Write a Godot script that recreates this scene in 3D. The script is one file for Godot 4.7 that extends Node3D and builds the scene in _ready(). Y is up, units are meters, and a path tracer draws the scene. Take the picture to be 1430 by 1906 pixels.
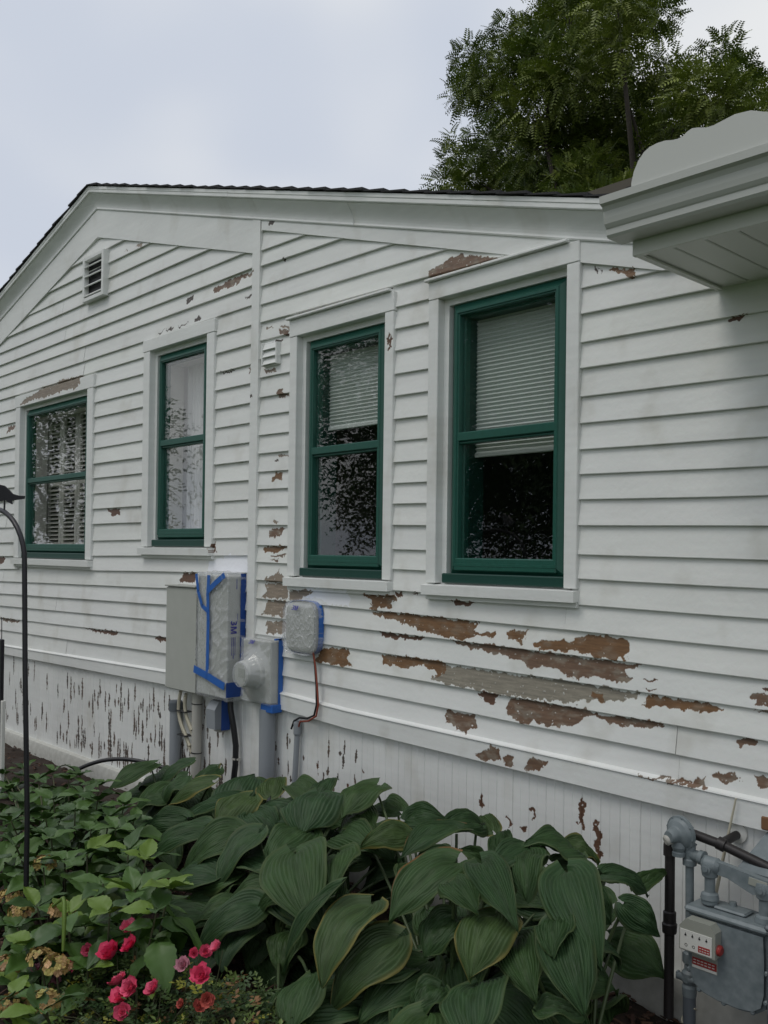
extends Node3D
# A white clapboard gable wall with peeling paint, green windows, wrapped meters and a planted bed.
# x runs along the wall (left is negative), y is up, the wall face is at z = 0 and the camera stands at z = 3.1.

class MB:
	var v := PackedVector3Array()
	var n := PackedVector3Array()
	var uv := PackedVector2Array()
	var c := PackedColorArray()
	var col := Color(1, 1, 1)
	func p(a: Vector3, nn: Vector3, t := Vector2.ZERO) -> void:
		v.append(a); n.append(nn); uv.append(t); c.append(col)
	func tri(a: Vector3, b: Vector3, d: Vector3) -> void:
		var nn := (b - a).cross(d - a).normalized()
		p(a, nn); p(d, nn); p(b, nn)
	func quad(a: Vector3, b: Vector3, d: Vector3, e: Vector3) -> void:
		tri(a, b, d); tri(a, d, e)
	func hexa(q: Array) -> void:   # 8 corners: back 0-3 (ccw seen from front), front 4-7
		quad(q[4], q[5], q[6], q[7]); quad(q[1], q[0], q[3], q[2])
		quad(q[0], q[1], q[5], q[4]); quad(q[3], q[7], q[6], q[2])
		quad(q[1], q[2], q[6], q[5]); quad(q[0], q[4], q[7], q[3])
	func box(x0: float, x1: float, y0: float, y1: float, z0: float, z1: float) -> void:
		hexa([Vector3(x0, y0, z0), Vector3(x1, y0, z0), Vector3(x1, y1, z0), Vector3(x0, y1, z0), Vector3(x0, y0, z1), Vector3(x1, y0, z1), Vector3(x1, y1, z1), Vector3(x0, y1, z1)])
	func bbox(x0: float, x1: float, y0: float, y1: float, z0: float, z1: float, b: float, t := Transform3D.IDENTITY) -> void:
		# box with all edges chamfered by b
		var lo := Vector3(x0, y0, z0)
		var hi := Vector3(x1, y1, z1)
		var ax := [Vector3.RIGHT, Vector3.UP, Vector3.BACK]
		var pt := func(s: Array, k: int) -> Vector3:   # corner s, on the face of axis k
			var q := Vector3.ZERO
			for i in 3:
				var w: float = hi[i] if s[i] > 0 else lo[i]
				if i != k:
					w -= b * s[i]
				q[i] = w
			return t * q
		var ctr: Vector3 = t * ((lo + hi) / 2.0)
		for k in 3:
			var i := (k + 1) % 3
			var j := (k + 2) % 3
			for sg in [-1, 1]:
				var cs := []
				for w in [[-1, -1], [1, -1], [1, 1], [-1, 1]]:
					var s := [0, 0, 0]
					s[k] = sg; s[i] = w[0]; s[j] = w[1]
					cs.append(pt.call(s, k))
				out_quad(cs[0], cs[1], cs[2], cs[3], ctr)
			for w in [[-1, -1], [1, -1], [1, 1], [-1, 1]]:
				var s0 := [0, 0, 0]
				s0[i] = w[0]; s0[j] = w[1]; s0[k] = -1
				var s1 := s0.duplicate()
				s1[k] = 1
				out_quad(pt.call(s0, i), pt.call(s0, j), pt.call(s1, j), pt.call(s1, i), ctr)
		for a in [-1, 1]:
			for bb in [-1, 1]:
				for d in [-1, 1]:
					var s := [a, bb, d]
					out_tri(pt.call(s, 0), pt.call(s, 1), pt.call(s, 2), ctr)
	func out_tri(a: Vector3, b: Vector3, d: Vector3, ctr: Vector3) -> void:
		if (b - a).cross(d - a).dot((a + b + d) / 3.0 - ctr) < 0.0:
			tri(a, d, b)
		else:
			tri(a, b, d)
	func out_quad(a: Vector3, b: Vector3, d: Vector3, e: Vector3, ctr: Vector3) -> void:
		out_tri(a, b, d, ctr); out_tri(a, d, e, ctr)
	func grid(rows: Array, flip := false, uvs := false) -> void:   # rows of points, smooth normals
		var h := rows.size()
		var w: int = rows[0].size()
		var nr := []
		for i in h:
			var r := PackedVector3Array()
			for j in w:
				var a: Vector3 = rows[mini(i + 1, h - 1)][j] - rows[maxi(i - 1, 0)][j]
				var b: Vector3 = rows[i][mini(j + 1, w - 1)] - rows[i][maxi(j - 1, 0)]
				var q := b.cross(a).normalized()
				r.append(-q if flip else q)
			nr.append(r)
		for i in h - 1:
			for j in w - 1:
				var id := [[i, j], [i, j + 1], [i + 1, j + 1], [i, j], [i + 1, j + 1], [i + 1, j]]
				if not flip:
					id = [[i, j], [i + 1, j + 1], [i, j + 1], [i, j], [i + 1, j], [i + 1, j + 1]]
				for e in id:
					p(rows[e[0]][e[1]], nr[e[0]][e[1]], Vector2(float(e[1]) / (w - 1), float(e[0]) / (h - 1)))
	func tube(pts: Array, rad, sides := 8, caps := true) -> void:
		var k := pts.size()
		var rows := []
		var up := Vector3.UP
		var first: Vector3 = (pts[1] - pts[0]).normalized()
		if absf(first.dot(up)) > 0.9:
			up = Vector3.RIGHT
		var nrm := []
		for i in k:
			var d: Vector3 = (pts[mini(i + 1, k - 1)] - pts[maxi(i - 1, 0)]).normalized()
			var s := up.cross(d).normalized()
			up = d.cross(s).normalized()
			var r: float = rad[i] if rad is Array else rad
			var row := PackedVector3Array()
			var nn := PackedVector3Array()
			for j in sides + 1:
				var a := TAU * j / sides
				var q := s * cos(a) + up * sin(a)
				nn.append(q)
				row.append(pts[i] + q * r)
			rows.append(row); nrm.append(nn)
		for i in k - 1:
			for j in sides:
				for e in [[i, j], [i + 1, j + 1], [i, j + 1], [i, j], [i + 1, j], [i + 1, j + 1]]:
					p(rows[e[0]][e[1]], nrm[e[0]][e[1]])
		if caps:
			for j in sides:
				out_tri(pts[0], rows[0][j], rows[0][j + 1], pts[1])
				out_tri(pts[k - 1], rows[k - 1][j], rows[k - 1][j + 1], pts[k - 2])
	func lathe(o: Vector3, axis: Vector3, prof: Array, sides := 20) -> void:   # prof: [radius, height]
		axis = axis.normalized()
		var s := axis.cross(Vector3(0.31, 0.77, 0.55)).normalized()
		var u := axis.cross(s)
		for i in prof.size() - 1:
			var pa: Vector2 = prof[i]
			var pb: Vector2 = prof[i + 1]
			var sl := (pb - pa).normalized()
			for j in sides:
				var r0 := s * cos(TAU * j / sides) + u * sin(TAU * j / sides)
				var r1 := s * cos(TAU * (j + 1) / sides) + u * sin(TAU * (j + 1) / sides)
				var n0 := (r0 * sl.y - axis * sl.x).normalized()
				var n1 := (r1 * sl.y - axis * sl.x).normalized()
				var a := o + r0 * pa.x + axis * pa.y
				var b := o + r1 * pa.x + axis * pa.y
				var d := o + r1 * pb.x + axis * pb.y
				var e := o + r0 * pb.x + axis * pb.y
				if (b - a).cross(d - a).dot(n0) < 0 or ((b - a).length() < 1e-6 and (d - a).cross(e - a).dot(n0) < 0):
					p(a, n0); p(b, n1); p(d, n1); p(a, n0); p(d, n1); p(e, n0)
				else:
					p(a, n0); p(d, n1); p(b, n1); p(a, n0); p(e, n0); p(d, n1)
	func prism(poly: PackedVector2Array, t: Transform3D, d0: float, d1: float) -> void:   # polygon in t's xy, extruded along t's z
		if Geometry2D.is_polygon_clockwise(poly):
			poly = poly.duplicate(); poly.reverse()
		var id := Geometry2D.triangulate_polygon(poly)
		for i in range(0, id.size(), 3):
			var a := poly[id[i]]
			var b := poly[id[i + 1]]
			var d := poly[id[i + 2]]
			if (b - a).cross(d - a) < 0:
				var x := b
				b = d; d = x
			tri(t * Vector3(a.x, a.y, d1), t * Vector3(b.x, b.y, d1), t * Vector3(d.x, d.y, d1))
			tri(t * Vector3(a.x, a.y, d0), t * Vector3(d.x, d.y, d0), t * Vector3(b.x, b.y, d0))
		var k := poly.size()
		for i in k:
			var a := poly[i]
			var b := poly[(i + 1) % k]
			quad(t * Vector3(a.x, a.y, d0), t * Vector3(b.x, b.y, d0), t * Vector3(b.x, b.y, d1), t * Vector3(a.x, a.y, d1))
	func mesh() -> ArrayMesh:
		var a := []
		a.resize(Mesh.ARRAY_MAX)
		a[Mesh.ARRAY_VERTEX] = v; a[Mesh.ARRAY_NORMAL] = n; a[Mesh.ARRAY_TEX_UV] = uv; a[Mesh.ARRAY_COLOR] = c
		var m := ArrayMesh.new()
		m.add_surface_from_arrays(Mesh.PRIMITIVE_TRIANGLES, a)
		return m

var M := {}
var counts := {}
var rng := RandomNumberGenerator.new()
var house: Node3D

const LX0 := -8.62   # painted-surface map of the left half of the wall: origin and size in metres
const LY0 := 0.0
const LW := 4.24
const LH := 4.24
const RX0 := -4.47
const RY0 := 0.0
const RW := 3.62
const RH := 3.62

func lin(r: float, g: float, b: float) -> Color:
	return Color(r, g, b).linear_to_srgb()

func mat(r: float, g: float, b: float, rough := 0.6, metal := 0.0, vc := false) -> StandardMaterial3D:
	var m := StandardMaterial3D.new()
	m.albedo_color = lin(r, g, b)
	m.roughness = rough
	m.metallic = metal
	m.vertex_color_use_as_albedo = vc
	return m

func numbered(parent: Node, called: String) -> String:
	var key := str(parent.get_instance_id()) + called
	var k: int = counts.get(key, 0)
	counts[key] = k + 1
	return called if k == 0 else "%s_%03d" % [called, k]

func put(parent: Node, called: String, mb: MB, m: Material, t := Transform3D.IDENTITY) -> MeshInstance3D:
	var o := MeshInstance3D.new()
	o.mesh = mb.mesh()
	o.material_override = m
	o.name = numbered(parent, called)
	o.transform = t
	parent.add_child(o, true)
	return o

func put_mesh(parent: Node, called: String, me: Mesh, m: Material, t := Transform3D.IDENTITY) -> MeshInstance3D:
	var o := MeshInstance3D.new()
	o.mesh = me
	o.material_override = m
	o.name = numbered(parent, called)
	o.transform = t
	parent.add_child(o, true)
	return o

func thing(called: String, label: String, category: String, at := Vector3.ZERO, group := "") -> Node3D:
	var o := Node3D.new()
	o.name = numbered(self, called)
	o.position = at
	add_child(o, true)
	tag(o, label, category, group)
	return o

func tag(o: Node, label: String, category: String, group := "") -> void:
	o.set_meta("label", label)
	o.set_meta("category", category)
	if group != "":
		o.set_meta("group", group)

func structure(o: Node) -> void:
	o.set_meta("kind", "structure")

func wall_uv(mb: MB, right: bool) -> void:
	for i in mb.v.size():
		var q := mb.v[i]
		if right:
			mb.uv[i] = Vector2((q.x - RX0) / RW, 1.0 - (q.y - RY0) / RH)
		else:
			mb.uv[i] = Vector2((q.x - LX0) / LW, 1.0 - (q.y - LY0) / LH)

func painted(parent: Node, called: String, mb: MB, right: bool) -> MeshInstance3D:
	wall_uv(mb, right)
	return put(parent, called, mb, M.paint_r if right else M.paint_l)

# ------------------------------------------------------------------ setting up
func _ready() -> void:
	rng.seed = 7
	camera_and_light()
	materials()
	setting()
	build_house()
	windows()
	utilities()
	gas_meter()
	garden()
	trees()
	small_things()

func camera_and_light() -> void:
	var cam := Camera3D.new()
	cam.name = "camera"
	cam.projection = Camera3D.PROJECTION_FRUSTUM
	cam.near = 0.05
	cam.far = 600.0
	cam.size = 0.05 * 1906.0 / 1723.63
	cam.frustum_offset = Vector2(0.0, 0.05 * (1018.69 - 953.0) / 1723.63)
	cam.transform = Transform3D(Basis(Vector3(0.680880,0.012587,-0.732287),Vector3(-0.003299,0.999895,0.014120),Vector3(0.732387,-0.007198,0.680850)), Vector3(0, 1.68, 3.1))
	add_child(cam)
	cam.current = true
	var env := Environment.new()
	env.background_mode = Environment.BG_SKY
	var sky := Sky.new()
	var pm := PanoramaSkyMaterial.new()
	pm.panorama = sky_texture()
	sky.sky_material = pm
	env.sky = sky
	env.background_energy_multiplier = 1.0
	env.tonemap_mode = Environment.TONE_MAPPER_LINEAR
	env.tonemap_exposure = 1.0
	env.sdfgi_enabled = true
	env.ssao_enabled = true
	env.ssil_enabled = true
	var we := WorldEnvironment.new()
	we.name = "world_environment"
	we.environment = env
	add_child(we)
	var sun := DirectionalLight3D.new()
	sun.name = "sun"
	sun.light_energy = 0.3
	sun.light_angular_distance = 25.0
	sun.light_color = Color(1.0, 0.98, 0.95)
	sun.shadow_enabled = true
	sun.rotation_degrees = Vector3(-58, -18, 0)
	add_child(sun)

func sky_texture() -> ImageTexture:
	var w := 512
	var h := 256
	var im := Image.create(w, h, false, Image.FORMAT_RGBF)
	var f := FastNoiseLite.new()
	f.seed = 5
	f.frequency = 1.0
	f.fractal_octaves = 4
	f.fractal_gain = 0.45
	f.noise_type = FastNoiseLite.TYPE_SIMPLEX_SMOOTH
	for y in h:
		var th := PI * (y + 0.5) / h
		for x in w:
			var ph := TAU * (x + 0.5) / w
			var d := Vector3(sin(ph) * sin(th), cos(th), -cos(ph) * sin(th))
			var q := d / (absf(d.y) + 0.45)
			var a := f.get_noise_3d(q.x * 1.1, d.y * 0.6, q.z * 1.1)
			var b := f.get_noise_3d(q.x * 2.3 + 9.0, d.y, q.z * 2.3)
			var t := clampf(0.5 + 1.0 * a + 0.4 * b, 0.0, 1.0)
			var cc := Color(0.585, 0.635, 0.73).lerp(Color(0.80, 0.815, 0.83), smoothstep(0.1, 0.85, t))
			im.set_pixel(x, y, cc)
	return ImageTexture.create_from_image(im)

# ------------------------------------------------------------------ materials
const PATCHES := [[6,-4.902,1.617,-4.713,1.659,-4.456,1.667,-4.448,1.568,-4.876,1.549],
[6,-3.961,1.44,-3.883,1.5,-3.576,1.495,-3.553,1.414,-3.737,1.413,-3.791,1.441],
[0,-3.474,1.481,-3.229,1.476,-3.219,1.456,-3.27,1.453,-3.249,1.419,-3.322,1.419,-3.353,1.399,-3.418,1.403,-3.386,1.441,-3.441,1.467],
[0,-3.407,1.392,-3.269,1.397,-3.069,1.397,-2.899,1.39,-2.713,1.382,-2.738,1.341,-2.703,1.337,-2.603,1.347,-2.611,1.331,-2.738,1.322,-2.781,1.299,-2.861,1.306,-2.953,1.313,-3.048,1.326,-3.126,1.342,-3.207,1.358,-3.289,1.37,-3.374,1.376],
[2,-3.341,1.299,-3.028,1.294,-3.038,1.279,-3.145,1.278,-3.267,1.272,-3.34,1.281],
[0,-2.538,1.362,-2.436,1.371,-2.446,1.337,-2.45,1.304,-2.49,1.318,-2.529,1.325],
[0,-2.396,1.304,-2.366,1.327,-2.292,1.343,-2.206,1.34,-2.136,1.372,-2.055,1.374,-1.963,1.367,-1.944,1.336,-1.956,1.288,-2.04,1.288,-2.149,1.293,-2.191,1.315,-2.233,1.294,-2.321,1.292],
[3,-2.861,1.293,-2.652,1.296,-2.442,1.288,-2.262,1.28,-2.149,1.281,-2.014,1.279,-1.886,1.274,-1.962,1.245,-1.929,1.215,-1.987,1.192,-2.04,1.214,-2.107,1.209,-2.19,1.192,-2.261,1.226,-2.35,1.224,-2.41,1.205,-2.457,1.244,-2.635,1.259,-2.807,1.271],
[0,-3.328,1.185,-3.144,1.195,-2.896,1.19,-2.895,1.137,-2.968,1.109,-2.95,1.145,-3.045,1.162,-3.163,1.137,-3.306,1.144],
[1,-2.895,1.177,-2.684,1.178,-2.441,1.178,-2.203,1.179,-2.039,1.174,-1.885,1.17,-1.897,1.152,-1.973,1.132,-2.052,1.116,-2.147,1.11,-2.174,1.095,-2.318,1.089,-2.502,1.084,-2.632,1.088,-2.769,1.091,-2.949,1.098,-2.978,1.108,-2.904,1.143],
[0,-2.12,1.148,-2.052,1.15,-2.058,1.115,-2.106,1.127],
[0,-1.86,1.167,-1.764,1.163,-1.649,1.167,-1.55,1.159,-1.604,1.138,-1.705,1.128,-1.787,1.128,-1.884,1.121],
[2,-2.691,1.081,-2.591,1.086,-2.598,1.041,-2.648,1.041,-2.682,1.056],
[3,-2.518,1.076,-2.378,1.081,-2.259,1.078,-2.146,1.081,-2.064,1.063,-1.972,1.07,-1.884,1.071,-1.804,1.071,-1.81,1.049,-1.934,1.037,-2.024,1.035,-2.078,1.056,-2.118,1.056,-2.173,1.013,-2.215,0.996,-2.317,0.987,-2.377,0.996,-2.438,0.976,-2.501,0.991,-2.541,1.036],
[3,-2.892,0.977,-2.802,0.97,-2.715,0.975,-2.714,0.923,-2.766,0.89,-2.819,0.895,-2.855,0.916,-2.891,0.918],
[3,-2.704,0.809,-2.628,0.834,-2.612,0.871,-2.563,0.851,-2.554,0.809,-2.628,0.79,-2.695,0.791],
[3,-2.53,0.823,-2.482,0.833,-2.479,0.791,-2.529,0.788],
[3,-2.412,0.821,-2.375,0.851,-2.3,0.846,-2.344,0.808,-2.404,0.786,-2.416,0.795],
[2,-1.873,1.226,-1.818,1.229,-1.848,1.212],
[2,-1.867,1.191,-1.824,1.193,-1.848,1.182],
[3,-1.466,1.21,-1.435,1.223,-1.355,1.228,-1.365,1.188,-1.445,1.182],
[2,-1.43,1.244,-1.375,1.255,-1.395,1.235],
[3,-1.455,1.161,-1.355,1.169,-1.374,1.152],
[3,-1.527,1.055,-1.439,1.068,-1.454,1.036,-1.506,1.033],
[3,-1.601,0.919,-1.515,0.945,-1.499,0.913,-1.536,0.896,-1.59,0.901],
[3,-1.458,0.946,-1.382,0.935,-1.382,0.901,-1.437,0.91],
[3,-1.784,0.878,-1.668,0.876,-1.629,0.909,-1.617,0.87,-1.691,0.861,-1.76,0.864],
[3,-1.881,0.871,-1.778,0.874,-1.784,0.865,-1.875,0.865],
[2,-2.864,1.475,-2.731,1.475,-2.748,1.454,-2.828,1.454],
[2,-3.23,1.5,-3.189,1.496,-3.189,1.478,-3.23,1.483],
[2,-3.119,1.499,-3.08,1.496,-3.09,1.482],
[3,-3.046,2.972,-3.003,3.006,-2.887,3.035,-2.839,3.042,-2.728,3.007,-2.599,2.964,-2.681,2.96,-2.886,2.963,-3.028,2.96],
[2,-3.284,2.759,-3.265,2.749,-3.268,2.673,-3.282,2.669],
[0,-2.047,2.809,-1.977,2.788,-1.924,2.765,-1.933,2.748,-1.97,2.759,-2.009,2.784,-2.054,2.798],
[2,-1.571,2.523,-1.534,2.524,-1.488,2.523,-1.523,2.507,-1.555,2.508],
[4,-2.113,2.82,-2.105,2.82,-2.103,2.798,-2.112,2.803],
[4,-2.097,2.814,-2.088,2.813,-2.093,2.795],
[2,-5.21,1.544,-5.043,1.548,-5.041,1.492,-5.234,1.486,-5.2,1.518],
[5,-4.302,1.534,-4.21,1.552,-4.178,1.584,-4.152,1.561,-4.094,1.532,-4.087,1.516,-4.302,1.514],
[5,-4.308,1.502,-4.093,1.513,-4.089,1.427,-4.34,1.42,-4.287,1.456],
[5,-4.286,1.409,-4.091,1.418,-4.11,1.394,-4.102,1.325,-4.257,1.328,-4.338,1.327,-4.298,1.361],
[5,-4.29,1.295,-4.101,1.302,-4.112,1.229,-4.282,1.224],
[5,-4.08,1.473,-3.86,1.484,-3.967,1.431,-4.079,1.426],
[0,-3.841,1.112,-3.784,1.176,-3.693,1.194,-3.571,1.19,-3.576,1.144,-3.537,1.105,-3.669,1.107,-3.782,1.107],
[2,-5.534,1.112,-5.398,1.118,-5.407,1.085,-5.461,1.09],
[3,-4.203,2.596,-4.15,2.586,-4.16,2.569,-4.098,2.555,-4.098,2.546,-4.213,2.553],
[0,-4.23,2.133,-4.15,2.123,-4.155,2.085,-4.213,2.094,-4.234,2.076,-4.255,2.084,-4.235,2.115],
[3,-4.26,1.82,-4.133,1.815,-4.164,1.784,-4.205,1.763,-4.264,1.766,-4.27,1.792],
[0,-4.322,1.709,-4.268,1.715,-4.1,1.716,-4.105,1.703,-4.214,1.684,-4.289,1.683,-4.333,1.696],
[3,-4.256,1.664,-4.109,1.672,-4.119,1.656,-4.246,1.658],
[3,-4.245,1.639,-4.161,1.647,-4.181,1.631],
[2,-4.845,1.721,-4.827,1.755,-4.82,1.707,-4.806,1.68,-4.837,1.666],
[5,-4.218,1.861,-4.176,1.857,-4.175,1.841,-4.218,1.845],
[5,-4.21,2.227,-4.101,2.219,-4.101,2.21,-4.184,2.216],
[4,-4.466,2.599,-4.434,2.601,-4.436,2.577,-4.463,2.581],
[4,-4.231,2.204,-4.199,2.201,-4.22,2.193],
[3,-4.892,3.298,-4.706,3.315,-4.587,3.317,-4.432,3.307,-4.431,3.297,-4.575,3.294,-4.645,3.269,-4.742,3.275,-4.866,3.269],
[4,-4.537,3.167,-4.503,3.19,-4.457,3.178,-4.491,3.158],
[4,-5.195,3.302,-5.127,3.299,-5.126,3.274,-5.194,3.258],
[4,-5.096,3.154,-5.057,3.165,-5.01,3.142,-5.043,3.127,-5.089,3.139],
[4,-5.541,3.132,-5.46,3.145,-5.518,3.125],
[4,-5.453,3.143,-5.344,3.136,-5.358,3.124,-5.43,3.129],
[4,-5.302,3.136,-5.177,3.14,-5.191,3.132,-5.288,3.126],
[3,-4.205,2.926,-4.106,2.915,-4.105,2.881,-4.189,2.898],
[5,-4.335,2.967,-4.264,2.948,-4.329,2.947],
[5,-4.19,2.948,-4.101,2.936,-4.106,2.921,-4.179,2.934],
[3,-4.346,2.724,-4.227,2.714,-4.21,2.692,-4.312,2.697],
[2,-4.504,2.759,-4.436,2.752,-4.446,2.731,-4.48,2.722],
[4,-4.294,3.556,-4.246,3.554,-4.256,3.527,-4.288,3.539],
[4,-4.187,3.314,-4.167,3.325,-4.151,3.306],
[4,-4.209,2.869,-4.167,2.866,-4.198,2.842],
[4,-4.79,2.771,-4.633,2.766,-4.644,2.759,-4.778,2.762],
[5,-7.846,2.912,-7.704,2.948,-7.451,2.965,-7.43,2.999,-7.254,2.987,-7.043,3.014,-6.683,2.993,-6.691,2.943,-6.777,2.906,-6.917,2.923,-7.04,2.916,-7.166,2.917,-7.338,2.906,-7.517,2.917,-7.679,2.907,-7.833,2.896],
[3,-8.15,2.748,-7.962,2.745,-8.01,2.721,-8.085,2.708,-8.161,2.69],
[2,-6.263,1.979,-6.065,1.978,-6.063,1.934,-6.192,1.933,-6.192,1.957,-6.263,1.967],
[2,-8.352,1.61,-8.182,1.612,-8.193,1.563,-8.349,1.545],
[5,-5.88,3.784,-5.849,3.804,-5.777,3.787,-5.8,3.773],
[5,-6.037,3.8,-5.995,3.795,-6.003,3.781],
[3,-8.277,1.087,-8.159,1.082,-7.847,1.079,-7.846,1.063,-8.1,1.053,-8.276,1.064],
[2,-6.626,1.101,-6.414,1.101,-6.066,1.111,-6.084,1.083,-6.191,1.075,-6.311,1.08,-6.434,1.086],
[2,-5.542,1.105,-5.401,1.12,-5.4,1.087,-5.5,1.087],
[2,-2.697,0.607,-2.686,0.633,-2.668,0.616,-2.67,0.583,-2.689,0.573],
[2,-2.536,0.568,-2.523,0.568,-2.519,0.523,-2.53,0.515],
[2,-2.412,0.626,-2.396,0.634,-2.389,0.591,-2.393,0.573,-2.403,0.594],
[2,-2.455,0.54,-2.443,0.548,-2.432,0.525,-2.448,0.516],
[2,-2.174,0.686,-2.159,0.73,-2.147,0.713,-2.145,0.634,-2.147,0.588,-2.163,0.589,-2.174,0.638],
[2,-2.097,0.644,-2.088,0.635,-2.069,0.603,-2.064,0.504,-2.086,0.504,-2.095,0.576],
[2,-3.843,0.561,-3.815,0.573,-3.825,0.529,-3.837,0.534],
[2,-3.479,0.598,-3.468,0.603,-3.468,0.576,-3.476,0.578],
[2,-3.593,0.501,-3.578,0.508,-3.58,0.47,-3.591,0.471],
[2,-3.831,0.517,-3.817,0.519,-3.819,0.501]]

const WOOD := [[0.170, 0.090, 0.040], [0.250, 0.228, 0.185], [0.115, 0.058, 0.035], [0.160, 0.098, 0.064], [0.075, 0.060, 0.050], [0.260, 0.212, 0.165], [0.84, 0.86, 0.90]]

func noise(sd: int, freq: float, oct := 3) -> FastNoiseLite:
	var f := FastNoiseLite.new()
	f.seed = sd
	f.frequency = freq
	f.fractal_octaves = oct
	f.noise_type = FastNoiseLite.TYPE_SIMPLEX_SMOOTH
	return f

func paint_material(x0: float, y0: float, w: float, h: float, sd: int, streaks: Array) -> StandardMaterial3D:
	var N := 2048
	# base coat: off-white with weathered blotches and brushed streaks along the boards
	var s := 512
	var im := Image.create(s, s, false, Image.FORMAT_RGB8)
	var f1 := noise(sd, 0.012, 4)
	var f2 := noise(sd + 1, 0.06, 3)
	for y in s:
		for x in s:
			var a := f1.get_noise_2d(x, y * 2.0) * 0.055 + f2.get_noise_2d(x * 0.25, y * 3.0) * 0.045
			var g := 0.76 * (1.0 + a)
			var dirt := maxf(0.0, f1.get_noise_2d(x * 1.7 + 400.0, y * 1.2) - 0.22) * 0.24
			im.set_pixel(x, y, Color(g * 0.985 - dirt * 0.9, g - dirt, g * 0.972 - dirt * 1.15).linear_to_srgb())
	im.resize(N, N, Image.INTERPOLATE_CUBIC)
	var hn := noise(sd + 5, 0.05, 3)
	var hi := hn.get_image(N, N, false, false, false)
	hi.convert(Image.FORMAT_L8)
	# compress the coat's own relief so that chipped edges stand out
	var data := hi.get_data()
	for i in data.size():
		data[i] = 190 + (data[i] >> 3)
	hi = Image.create_from_data(N, N, false, Image.FORMAT_L8, data)
	var kx := N / w
	var ky := N / h
	var wx := noise(sd + 2, 0.035, 4)
	var wy := noise(sd + 3, 0.035, 4)
	var gr := noise(sd + 4, 0.02, 4)
	for pt in PATCHES:
		var poly := PackedVector2Array()
		var lo := Vector2(1e9, 1e9)
		var up := Vector2(-1e9, -1e9)
		for i in range(1, pt.size(), 2):
			var q := Vector2((pt[i] - x0) * kx, (y0 + h - pt[i + 1]) * ky)
			poly.append(q)
			lo = lo.min(q); up = up.max(q)
		if up.x < 0 or lo.x > N or up.y < 0 or lo.y > N:
			continue
		var cls: int = pt[0]
		var base: Array = WOOD[cls]
		for y in range(maxi(0, int(lo.y) - 10), mini(N, int(up.y) + 11)):
			for x in range(maxi(0, int(lo.x) - 10), mini(N, int(up.x) + 11)):
				var q := Vector2(x + wx.get_noise_2d(x, y) * 13.0 + wx.get_noise_2d(x * 3.1, y * 2.3) * 3.2, y + wy.get_noise_2d(x, y) * 9.0 + wy.get_noise_2d(x * 2.3, y * 3.1) * 1.8)
				if not Geometry2D.is_point_in_polygon(q, poly):
					continue
				var fleck := wy.get_noise_2d(x * 1.6 + 700.0, y * 2.2)
				if fleck > 0.56 and cls != 2 and cls != 6:
					continue
				var g := 1.0 + gr.get_noise_2d(x * 0.6, y * 7.0) * 0.35 + gr.get_noise_2d(x * 3.0, y * 20.0) * 0.18
				if cls == 6:
					g = 1.0
				var mixw := 0.0
				if cls == 3 or cls == 0:
					mixw = smoothstep(-0.1, 0.5, gr.get_noise_2d(x * 0.9 + 90.0, y * 1.5)) * (0.75 if cls == 3 else 0.35)
				var cc := Color(lerpf(base[0], 0.25, mixw) * g, lerpf(base[1], 0.215, mixw) * g, lerpf(base[2], 0.17, mixw) * g)
				im.set_pixel(x, y, cc.clamp(Color(0, 0, 0), Color(1, 1, 1)).linear_to_srgb())
				if cls != 6:
					hi.set_pixel(x, y, Color8(120, 120, 120))
	var r2 := RandomNumberGenerator.new()
	r2.seed = sd * 31
	for st in streaks:   # x, y bottom, y top, half width, tone
		var cx: float = (st[0] - x0) * kx
		var yb: float = (y0 + h - st[1]) * ky
		var yt: float = (y0 + h - st[2]) * ky
		var hw: float = st[3] * kx
		var off := r2.randf() * 900.0
		for y in range(maxi(0, int(yt)), mini(N, int(yb) + 1)):
			var e := (y - yt) / maxf(1.0, yb - yt)
			var ww := hw * (0.35 + 0.9 * sin(PI * clampf(e, 0.03, 0.97))) * (1.0 + wx.get_noise_2d(off, y * 2.5) * 1.3)
			var ox := wx.get_noise_2d(off + 300.0, y * 0.6) * 5.0
			for x in range(int(cx + ox - ww), int(cx + ox + ww) + 1):
				if x < 0 or x >= N:
					continue
				var g := 1.0 + gr.get_noise_2d(x * 9.0, y * 0.5) * 0.3
				var tn: float = st[4]
				im.set_pixel(x, y, Color(lerpf(0.07, 0.15, tn) * g, lerpf(0.06, 0.11, tn) * g, lerpf(0.052, 0.085, tn) * g).linear_to_srgb())
				hi.set_pixel(x, y, Color8(120, 120, 120))
	var no := hi.duplicate()
	no.convert(Image.FORMAT_RGBA8)
	no.bump_map_to_normal_map(4.0)
	var m := StandardMaterial3D.new()
	im.generate_mipmaps()
	m.albedo_texture = ImageTexture.create_from_image(im)
	m.normal_enabled = true
	m.normal_texture = ImageTexture.create_from_image(no)
	m.normal_scale = 0.8
	m.roughness = 0.52
	m.vertex_color_use_as_albedo = true
	return m

func grain_material(a: Color, b: Color, rough: float, scale: float, sd: int, oct := 4) -> StandardMaterial3D:
	var t := NoiseTexture2D.new()
	var f := noise(sd, 0.02, oct)
	t.noise = f
	t.width = 512
	t.height = 512
	t.seamless = true
	var g := Gradient.new()
	g.set_color(0, a)
	g.set_color(1, b)
	t.color_ramp = g
	var m := StandardMaterial3D.new()
	m.albedo_texture = t
	m.roughness = rough
	m.uv1_triplanar = true
	m.uv1_world_triplanar = true
	m.uv1_scale = Vector3.ONE * scale
	return m

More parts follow.
